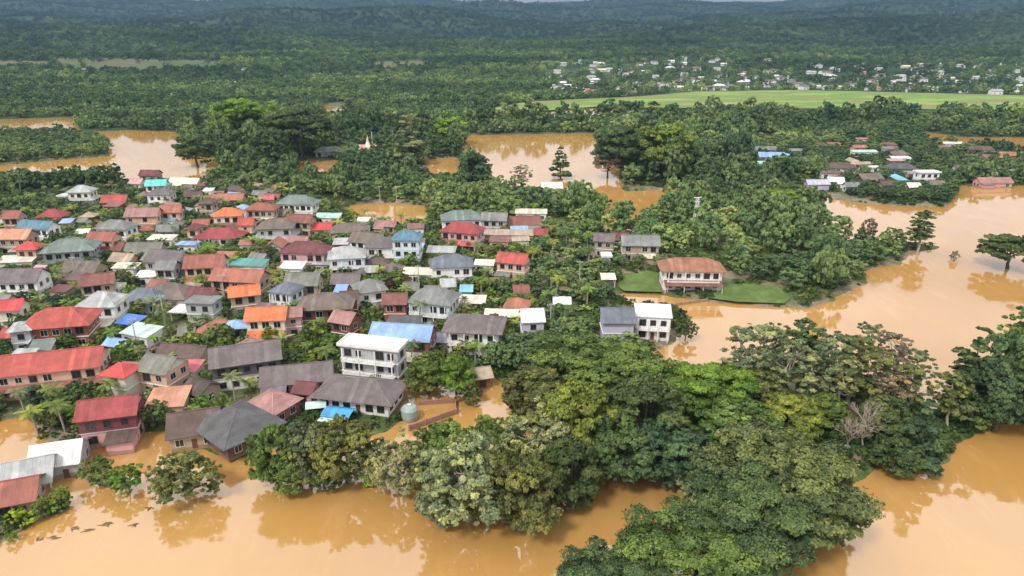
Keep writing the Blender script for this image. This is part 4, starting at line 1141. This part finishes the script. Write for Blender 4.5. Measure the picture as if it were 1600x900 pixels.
# mast at the shrine, lattice pylon in the wood, poles
o = thing_at('mast', 583, 243, .5, 0, 'tall white mast beside the small pink shrine', 'mast'); q = MB(); q.tube([(0,0,-1),(0,0,15)], [.32,.14], 8); q.build('pole', M_white, o)
q = MB(); q.box(-.3,.3,-.3,.3,15,15.3); q.build('cap', M_white, o)
def pylon(px, py, h, label):
    o = thing_at('lattice_tower', px, py, .5, 10, label, 'tower')
    q = MB(); w0, w1 = 1.3, .35
    cs = [(-1,-1),(1,-1),(1,1),(-1,1)]
    for sx, sy in cs: q.tube([(sx*w0,sy*w0,-1),(sx*w1,sy*w1,h)], [.13,.09], 5)
    n = 9
    for k in range(n):
        za, zb = h*k/n, h*(k+1)/n; wa, wb = w0+(w1-w0)*k/n, w0+(w1-w0)*(k+1)/n
        for i in range(4):
            j=(i+1)%4; q.tube([(cs[i][0]*wa,cs[i][1]*wa,za),(cs[j][0]*wb,cs[j][1]*wb,zb)], [.07,.07], 4); q.tube([(cs[i][0]*wb,cs[i][1]*wb,zb),(cs[j][0]*wb,cs[j][1]*wb,zb)], [.07,.07], 4)
    q.build('lattice', M_white, o)
    q = MB(); q.box(-1.6,1.6,-.1,.1,h,h+.25); q.box(-1.2,1.2,-.1,.1,h-1.6,h-1.4); q.build('crossarm', M_white, o)
pylon(1085, 367, 15, 'white lattice tower rising from the riverside wood behind the villa')
def pole_(px, py, h, label):
    o = thing_at('utility_pole', px, py, .6, rng.uniform(-20, 20), label, 'utility pole', 'utility poles')
    q = MB(); q.tube([(0,0,-1),(0,0,h)], [.2,.13], 7); q.build('pole', M_conc, o)
    q = MB(); q.box(-1.1,1.1,-.07,.07,h-.6,h-.45); q.build('crossarm', M_conc, o)
    for x in (-.9,-.3,.6,.9): q = MB(); q.tube([(x,0,h-.45),(x,0,h-.2)], [.07,.05], 6); q.build('insulator', M_white, o)
for px, py, lab in ((594,318,'pale utility pole standing against the dark trees behind the orange pond'), (620,318,'second pale pole behind the orange pond'), (905,447,'pole among the trees in front of the maroon porch-roofed house'),
    (1135,300,'pole on the slope left of the riverside hamlet'), (312,412,'pole behind the red two-storey house'), (352,470,'pole below the long brick-orange roof'),
    (258,505,'pole beside the slate blue hip roof'), (655,455,'pole behind the grey hip-roofed blue house'), (120,440,'pole by the rusty brown long roof'), (445,520,'pole below the bright orange roof'),
    (1275,322,'pole standing in the flood below the hamlet'), (860,520,'pole right of the white gable shed'), (215,545,'pole beside the grey-olive gable'), (520,430,'pole above the purple-brown gable')):
    pole_(px, py, 8.5, lab)
# cars and clutter are hidden; a few rooftop tanks stand on the white block
def tank(px, py, z, label):
    o = thing_at('rooftop_tank', px, py, z, 0, label, 'water tank')
    q = MB(); q.tube([(0,0,0),(0,0,1.3),(0,0,1.6)], [.6,.6,.25], 14); q.build('tank', painted((.55,.57,.6), .35, key='steel'), o)
    q = MB(); cyl(q, 0, 0, 1.6, 1.7, .26); q.build('lid', M_rail, o)
tank(560, 538, 9.0, 'steel water tank on the white three-storey building')
sh_ = next(h for h in HOUSES if h[5].startswith('small pink shrine'))
q = MB(); q.tube([(0,0,7.2),(0,0,8.6),(0,0,10.5),(0,0,14.5)], [2.4,1.7,.8,.08], 12); q.build('spire', painted(C['cream'], key='spire'), sh_[6])
# floating debris
_dm = painted((.07,.055,.04), key='debris')
for i, (px, py) in enumerate(((1150,510),(1162,513),(1170,506),(118,826),(140,829),(165,820),(168,818),(62,842),(85,840),(212,820),(235,795))):
    p, s = at(px, py); q = MB(); g = random.Random(i); 
    for _ in range(5):
        a = g.uniform(0, 3.1); d = Vector((math.cos(a), math.sin(a)*.5, 0)); c0 = Vector((g.uniform(-.5,.5), g.uniform(-.3,.3), 0)); L = g.uniform(.3,1.1)
        q.tube([c0 - d*L, c0 + Vector((0,0,.08)), c0 + d*L], [.05,.09,.04], 5)
    o = q.build('driftwood', _dm, loc=(p.x, p.y, 0.02)); tag(o, 'tangle of dark driftwood floating ' + ('in the brown river beyond the tall wispy trees' if px > 1000 else 'on the flood in the lower left'), 'driftwood', 'driftwood ' + ('in the river' if px > 1000 else 'at the lower left'))

# ------------------------------------------------------------------ village trees, woods
def inside(P, X, Y): return sdf(P, X, Y) > 0
REG = [ # polygon (pixels), spacing m, radius range, kinds, colours, place words, height factor
 ('riverside wood behind the villa', [(935,478),(925,440),(950,400),(985,395),(1035,398),(1030,420),(960,428),(962,448),(955,470)], 6.5, (2.2,3.6), ['med','med','big'], ['dark','mid','olive','mid']),
 ('wood between the villa and the lagoon', [(905,360),(1000,362),(1040,335),(1075,318),(1072,300),(1090,262),(1190,262),(1250,300),(1270,340),(1300,365),(1330,385),(1400,402),(1400,410),(1345,418),(1340,440),(1290,462),(1215,450),(1130,430),(1135,408),(1085,396),(1030,398),(930,362)], 8.2, (3.6,6.0), ['big','big','med','umb','tall'], ['dark','dark','mid','blue','olive','mid']),
 ('far wood right of the lagoon', [(985,292),(975,262),(945,235),(965,196),(1170,200),(1180,230),(1190,262),(1090,262),(1068,292)], 9.5, (4.5,7.5), ['big','big','tall','umb'], ['dark','mid','blue','grey']),
 ('green belt beyond the village', [(350,274),(450,278),(470,288),(530,288),(560,276),(660,280),(675,290),(715,290),(768,298),(850,316),(925,320),(940,345),(930,362),(860,345),(680,338),(668,318),(600,313),(545,318),(500,312),(430,300),(340,290)], 7.5, (3.2,5.4), ['big','med','big','cone'], ['dark','mid','blue','mid','olive']),
 ('far belt between the two brown channels', [(278,240),(285,218),(380,200),(500,200),(560,200),(722,204),(722,245),(664,248),(530,248),(470,250),(372,248)], 9.0, (4.5,7.5), ['big','umb','big','tall'], ['dark','dark','blue','mid','grey']),
 ('gardens at the centre right of the village', [(655,455),(740,440),(825,430),(850,360),(935,365),(940,400),(940,480),(900,520),(880,560),(800,590),(735,580),(790,545),(850,520),(860,480),(760,462),(700,450)], 6.2, (2.0,3.6), ['med','med','big','banana','palm'], ['mid','bright','olive','dark','yellow']),
 ('trees left of the riverside slate roof', [(760,585),(800,545),(900,520),(930,530),(985,548),(1010,560),(990,580),(870,598)], 6.0, (2.4,4.0), ['med','big'], ['olive','mid','yellow']),
 ('far left gardens', [(-60,304),(60,302),(120,300),(200,296),(330,296),(330,302),(200,330),(160,345),(110,320),(-60,328)], 6.5, (1.6,2.5), ['med','palm','med','med'], ['mid','blue','grey','olive']),
 ('trees on the flooded far left strip', [(-60,225),(5,214),(100,210),(163,222),(170,240),(90,248),(-60,258)], 6.5, (2.6,4.2), ['big','big'], ['blue','dark']),
 ('right bank trees', [(1540,650),(1520,610),(1640,568),(1760,565),(1760,640),(1620,655)], 8, (3.5,6), ['big','tall'], ['dark','mid']),
 ('trees round the riverside hamlet', [(1285,300),(1290,250),(1330,225),(1480,232),(1500,290),(1480,312),(1400,308),(1330,304)], 7.5, (2.4,4.2), ['med','med','big'], ['dark','mid','olive','grey']),
 ('hedge of trees at the flooded edge of the hamlet', [(1310,300),(1485,292),(1490,308),(1478,318),(1400,316),(1330,310)], 4.6, (2.2,3.2), ['med'], ['dark','mid']),
 ('trees behind the hamlet', [(1185,226),(1430,206),(1440,228),(1500,232),(1500,245),(1330,228),(1240,262),(1200,262)], 8.5, (3.5,5.5), ['big','med','pale'], ['grey','dark','pale','olive']),
 ('gardens right of the hamlet', [(1470,240),(1700,248),(1700,262),(1500,262),(1500,290),(1480,260)], 8.5, (2.4,4), ['med'], ['dark','mid']),
 ('woodland below the green field', [(790,194),(930,194),(960,188),(1010,190),(1800,190),(1800,210),(1500,208),(1440,200),(1200,206),(960,196),(930,203),(730,206)], 11, (5,8), ['big','big','tall'], ['dark','blue','mid','dark']),
]
VILL = poly([(-150,320),(60,318),(160,340),(330,292),(440,298),(540,345),(670,355),(700,330),(860,340),(850,400),(700,450),(860,480),(850,520),(790,545),(735,582),(640,600),(600,640),(470,640),(400,690),(330,690),(285,665),(205,680),(120,700),(60,685),(0,650),(-150,680)])
def hdist(x, y):
    best = 1e9; bi = None
    for i, (hx, hy, W, D, rot, lab, root, cat) in enumerate(HOUSES):
        dx, dy = x-hx, y-hy
        if abs(dx) + abs(dy) > 60: continue
        c, s = math.cos(R(rot)), math.sin(R(rot)); u = dx*c + dy*s; v = -dx*s + dy*c
        d = math.hypot(max(abs(u)-W/2, 0), max(abs(v)-D/2, 0))
        if d < best: best = d; bi = i
    return best, bi
cand = []    # x, y, rad, height, kind, colour, place
def scatter(P, gap, rr, kinds, cols, place, clear, n=4000, need_land=True, seed=0):
    g = random.Random(sum(map(ord, place)) + seed); lo, hi = P.min(0), P.max(0)
    X = np.array([g.uniform(lo[0], hi[0]) for _ in range(n)]); Y = np.array([g.uniform(lo[1], hi[1]) for _ in range(n)])
    ok = inside(P, X, Y); sd = land_sd(X, Y); loc = []
    for x, y, k, s_ in zip(X, Y, ok, sd):
        if not k or (need_land and s_ < -0.5): continue
        rad = g.uniform(*rr)
        if any((x-a)**2 + (y-b)**2 < (gap*(.75 if rad < rr[1]*.8 else 1))**2 for a, b in loc): continue
        if any((x-a)**2 + (y-b)**2 < (.6*c)**2 for a, b, c in TREES[:len(BIG)]): continue
        d, i = hdist(x, y)
        if d < clear + rad*.55: continue
        # keep the view of a roof open: no tall tree right in front of a house
        kd = g.choice(kinds)
        hgt = rad*{'big':1.75,'med':1.8,'umb':1.15,'tall':3.0,'cone':3.0,'pale':1.8,'palm':2.6,'banana':1.9,'shrub':1.3,'wispy':4}[kd]
        if clear < 1.5:
            for (hx, hy, W, D, rot, lab, root, cat) in (HOUSES if place != 'VILLAGE' or g.random() < .55 else ()):
                if hy > y and hy - y < 60 and abs(hx*y/hy - x) < W/2 + rad*.5:
                    # keep it below the eaves of the house behind it
                    lim = CAM_H - (CAM_H - 2.0)*(y/hy); hgt = min(hgt, max(1.6, lim))
        rad = min(rad, max(1.4, hgt*.75))
        loc.append((x, y)); cand.append((x, y, rad, hgt, kd, g.choice(cols), place))
for (pl, pts, gap, rr, kinds, cols) in REG: scatter(poly(pts), gap, rr, kinds, cols, pl, 1.0)
scatter(VILL, 3.6, (1.5, 3.2), ['med','med','shrub','big','banana','palm','med'], ['mid','bright','olive','dark','yellow','mid','grey'], 'VILLAGE', -.35, 16000)
cam0 = np.array([0, 0])
def vis(c): # apparent size
    x, y, r_ = c[0], c[1], c[2]; d = math.hypot(x, y)
    if abs(x) > y*.79 + r_ or y < 0: return 0
    return r_ / d
cand.sort(key=lambda c: -vis(c)*(3 if c[6] == 'VILLAGE' else 1))
short = lambda lab: ' '.join(lab.split()[:9])
used = {}; nt_ = sum(1 for _ in TREES); forest = []
KN = {'big':'tree','med':'tree','umb':'spreading tree','tall':'tall tree','cone':'conical tree','pale':'pale tree','palm':'palm','banana':'banana plant','shrub':'shrub','wispy':'slender tree'}
ntree = len(BIG)
for c in cand:
    x, y, rad, hgt, kd, col_, pl = c
    istree = kd not in ('palm', 'banana', 'shrub')
    if vis(c) == 0 or (istree and ntree >= 300): forest.append(c); continue
    if pl == 'VILLAGE':
        d, i = hdist(x, y); hx, hy, lab = HOUSES[i][0], HOUSES[i][1], HOUSES[i][5]
        rel = 'in front of' if y < hy - 4 else 'behind' if y > hy + 4 else 'beside'
        side = ''
        w = lab.split()
        for stop in ('over','with','in','at','right','left','below','behind','above','near','between','beside','joined','among','by','alone','beyond'):
            if stop in w[2:]: w = w[:max(3, w.index(stop, 2))]
        l = f"{WORDS[col_]} {KN[kd]} {rel} the {' '.join(w)}"
        gname = None
        if l in used:
            ox = used[l]; l2 = l + (', farther left' if x < ox else ', farther right'); 
            l = l2 if l2 not in used else l
            if l in used: forest.append(c); continue
        lw = l.split()[:16]; l = ' '.join(lw)
        if l in used: gname = l
        used.setdefault(l, x); grp = 'plants ' + ' '.join(l.split(',')[0].split()[1:]) 
        plant(kd, x, y, rad, hgt, col_, l, 'garden plants of the village')
    else:
        plant(kd, x, y, rad, hgt, col_, f"{WORDS[col_]} {KN[kd]} in the {pl}"[:120], 'trees, ' + pl)
    ntree += istree
print('individual trees', ntree, 'rest', len(forest), 'all plants', len(TREES), 'houses', len(HOUSES))

def instancer(name, pts, scales, rots, idx, meshes, colour_mat=None):
    """ONE object of kind stuff: copies of a few crowns set on its points"""
    src = bpy.data.collections.new(name + '_sources')
    for i, me in enumerate(meshes): src.objects.link(bpy.data.objects.new(f'{name}_source_{i:02d}', me))
    me = bpy.data.meshes.new(name); me.vertices.add(len(pts)); me.vertices.foreach_set('co', np.asarray(pts, np.float32).ravel())
    for an, ty, arr in (('scl', 'FLOAT_VECTOR', scales), ('rot', 'FLOAT_VECTOR', rots), ('idx', 'INT', idx)):
        a = me.attributes.new(an, ty, 'POINT'); a.data.foreach_set('vector' if ty == 'FLOAT_VECTOR' else 'value', np.asarray(arr).ravel())
    o = link(name, me); tag(o, kind='stuff')
    g = bpy.data.node_groups.new(name, 'GeometryNodeTree')
    g.interface.new_socket('Geometry', in_out='INPUT', socket_type='NodeSocketGeometry'); g.interface.new_socket('Geometry', in_out='OUTPUT', socket_type='NodeSocketGeometry')
    n = g.nodes.new; gi = n('NodeGroupInput'); go = n('NodeGroupOutput'); iop = n('GeometryNodeInstanceOnPoints'); ci = n('GeometryNodeCollectionInfo')
    ci.inputs['Collection'].default_value = src; ci.inputs['Separate Children'].default_value = True; ci.inputs['Reset Children'].default_value = True
    def attr(nm, ty):
        k = n('GeometryNodeInputNamedAttribute'); k.data_type = ty; k.inputs['Name'].default_value = nm
        return next(s for s in k.outputs if s.enabled and s.name == 'Attribute')
    L = g.links.new
    L(gi.outputs[0], iop.inputs['Points']); L(ci.outputs[0], iop.inputs['Instance']); iop.inputs['Pick Instance'].default_value = True
    L(attr('idx', 'INT'), iop.inputs['Instance Index']); L(attr('scl', 'FLOAT_VECTOR'), iop.inputs['Scale'])
    er = n('FunctionNodeEulerToRotation'); L(attr('rot', 'FLOAT_VECTOR'), er.inputs[0]); L(er.outputs[0], iop.inputs['Rotation'])
    L(iop.outputs[0], go.inputs[0])
    md = o.modifiers.new('scatter', 'NODES'); md.node_group = g
    return o
# trees of the woods past the first 300
far_protos = []
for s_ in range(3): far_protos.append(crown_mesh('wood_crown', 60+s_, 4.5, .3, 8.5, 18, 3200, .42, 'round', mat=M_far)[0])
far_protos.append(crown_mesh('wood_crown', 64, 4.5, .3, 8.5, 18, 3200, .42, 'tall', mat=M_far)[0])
pts = []; sc = []; ro = []; ix = []
for x, y, rad, hgt, kd, col_, pl in forest:
    pts.append((x, y, h1(x, y))); sc.append((rad/4.5*1.1, rad/4.5*1.1, max(hgt, 2.5)/8.5)); ro.append((0, 0, rng.uniform(0, 6.28))); ix.append(rng.choice((0, 1, 2, 3) if kd == 'tall' else (0, 1, 2)))
instancer('woodland', pts, sc, ro, ix, far_protos)
# undergrowth: low scrub on dry ground round the houses and the woods
g_ = np.random.default_rng(77)
def scrub():
    small = [crown_mesh('scrub_clump', 70+i, 1.3, 0, 1.5, 7, 260, .26, 'round', mat=foliage_material('scrub_leaves', False,
             [(0, (.03,.06,.02)), (.5, (.06,.10,.03)), (1, (.12,.16,.05))]) if i == 0 else bpy.data.materials['scrub_leaves'])[0] for i in range(3)]
    P = []; n = 60000
    r_ = g_.uniform(95, 560, n); a = g_.uniform(-.86, .86, n); X = r_*np.sin(a); Y = r_*np.cos(a)
    k = (land_sd(X, Y) > .6) & (fbm(X, Y, 30, 3, 4) > -.25)
    X, Y = X[k], Y[k]; Z = height(X, Y)
    hh = np.array([(h[0], h[1], h[2]/2, h[3]/2, R(h[4])) for h in HOUSES]); keep = np.ones(len(X), bool)
    for hx, hy, w, d, rt in hh:
        u = (X-hx)*math.cos(rt) + (Y-hy)*math.sin(rt); v = -(X-hx)*math.sin(rt) + (Y-hy)*math.cos(rt)
        keep &= ~((np.abs(u) < w+.9) & (np.abs(v) < d+.9))
    for L_ in (LAWN1, LAWN2): keep &= ~(sdf(poly(L_), X, Y) > 1.3*g_.uniform(-.3, 1, len(X)))
    X, Y, Z = X[keep], Y[keep], Z[keep]; n = len(X); s = g_.uniform(.5, 1.3, n)
    inv = inside(VILL, X, Y); s = np.where(inv, s*.62, s)
    instancer('undergrowth', np.stack([X, Y, Z-.1], 1), np.stack([s, s, s*g_.uniform(.6, 1.1, n)], 1), np.stack([0*s, 0*s, g_.uniform(0, 6.28, n)], 1), g_.integers(0, 3, n), small)
scrub()
# the far forest up to the mountains
def forest_far():
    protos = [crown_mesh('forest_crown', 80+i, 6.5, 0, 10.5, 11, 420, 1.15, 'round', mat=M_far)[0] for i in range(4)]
    n = 110000; r_ = 430 + (9300-430)*g_.uniform(0, 1, n)**1.35; a = g_.uniform(-.86, .86, n)
    X = r_*np.sin(a); Y = r_*np.cos(a)
    k = (land_sd(X, Y) > 3)
    for pts_, m_ in ((FIELD, 4),): k &= ~(sdf(poly(pts_), X, Y) > -m_)
    for pts_ in CLEAR: k &= ~(inside(poly(pts_), X, Y) & (g_.uniform(size=n) > .33))
    for pts_ in ([(760,182),(870,175),(1010,171),(1010,192),(760,196)], [(1010,169),(1420,170),(1900,175),(1900,192),(1010,192)]): k &= ~inside(poly(pts_), X, Y)
    for (_, pts_, *_r) in REG: k &= ~inside(poly(pts_), X, Y)
    k &= ~((cleared(X, Y) > .5) & (g_.uniform(size=n) > .06))
    X, Y, r_ = X[k], Y[k], r_[k]; Z = height(X, Y); n = len(X)
    for hx, hy in FARV: pass
    s = g_.uniform(.55, 1.15, n)*np.interp(r_, [400, 1000, 2500, 9000], [.8, .95, 1.5, 2.6])
    instancer('far_forest', np.stack([X, Y, Z-.3], 1), np.stack([s, s, s*g_.uniform(.7, 1.15, n)/np.interp(r_, [1500, 9000], [1, 1.5])], 1), np.stack([0*s, 0*s, g_.uniform(0, 6.28, n)], 1), g_.integers(0, 4, n), protos)
CLEAR = [[(850,112),(1010,108),(1180,118),(1180,140),(1090,143),(1000,150),(850,150)], [(1190,120),(1600,112),(1900,118),(1900,152),(1420,145),(1180,142)],
         [(500,166),(548,162),(545,195),(515,206)]]
# far village: tiny houses beyond the field
def far_house_mesh(rc, wc, w, d, h, kind):
    mb = MB(); mb.box(-w/2, w/2, -d/2, d/2, -.5, h, 0)
    if kind == 'gable':
        A, B, zr = w/2+.5, d/2+.7, h+2.1
        mb.quad((-A,-B,h-.15),(A,-B,h-.15),(A,0,zr),(-A,0,zr), m=1); mb.quad((A,B,h-.15),(-A,B,h-.15),(-A,0,zr),(A,0,zr), m=1)
        mb.quad((-A+.5,-B+.7,h),(-A+.5,0,zr-.2),(-A+.5,B-.7,h)); mb.quad((A-.5,-B+.7,h),(A-.5,B-.7,h),(A-.5,0,zr-.2))
        mb.quad((-A,-B,h-.18),(-A,0,zr-.03),(A,0,zr-.03),(A,-B,h-.18), m=1); mb.quad((A,B,h-.18),(A,0,zr-.03),(-A,0,zr-.03),(-A,B,h-.18), m=1)
    else: hip(mb, w, d, h, 2.2, .7); mb.m = [0]*6 + [1]*(len(mb.f)-6)
    for x in (-w/4, w/4): mb.box(x-.7, x+.7, -d/2-.03, -d/2+.1, 1, 2.3, 2)
    return mb.mesh('small_house', painted(C[wc]), roofing(C[rc]), M_glass)
FARV = []
kinds_ = [('white','white','gable','white'), ('lgrey','white','gable','pale grey'), ('cream','cream','gable','cream'), ('slate','white','hip','slate'), ('rose','cream','gable','rusty'), ('white','lgrey','hip','white hipped'), ('brown','white','gable','brown'), ('taupe','white','gable','taupe')]
fm = [far_house_mesh(a, b, 11 + i % 3*2, 7 + i % 2*1.5, 3 + (i % 2)*1.6, k) for i, (a, b, k, _) in enumerate(kinds_)]
gg = random.Random(8)
bands = [(862,1010,112,148,62,'left part of the distant village'), (1015,1180,110,142,72,'middle part of the distant village'), (1195,1390,114,143,74,'right part of the distant village'), (1390,1640,114,148,84,'right end of the distant village'),
         (30,420,118,160,14,'forest at the far left')]
for x0, x1, y0, y1, n_, pl in bands:
    for k in range(n_):
        px, py = gg.uniform(x0, x1), gg.uniform(y0, y1)
        p, s_ = at(px, py, 2)
        if any((p.x-a)**2 + (p.y-b)**2 < 12**2 for a, b in FARV): continue
        if land_sd(np.array([p.x]), np.array([p.y]))[0] < 5 or sdf(poly(FIELD), np.array([p.x]), np.array([p.y]))[0] > -6: continue
        i = gg.choice([0, 1, 1, 1, 2, 3, 3, 5, 4, 6, 7, 7]); o = link('small_house', fm[i], None, (p.x, p.y, h1(p.x, p.y)), R(gg.uniform(-40, 40)), (gg.uniform(.7, 1.2),)*3)
        tag(o, f"tiny {kinds_[i][3]} roofed house in the {pl}", 'house', 'houses, ' + pl); FARV.append((p.x, p.y))
# distant temple spire
o = thing_at('temple_spire', 1468, 128, 1, 0, 'pinkish pointed temple spire rising in the distant village', 'spire')
q = MB(); q.tube([(0,0,-.5),(0,0,4),(0,0,5),(0,0,9),(0,0,14)], [6,5,3.4,1.6,.15], 14); q.build('spire', painted(C['salmon'], key='spire'), o)
q = MB(); q.box(-7,7,-7,7,-.5,1.2); q.build('base', M_white, o)
forest_far()
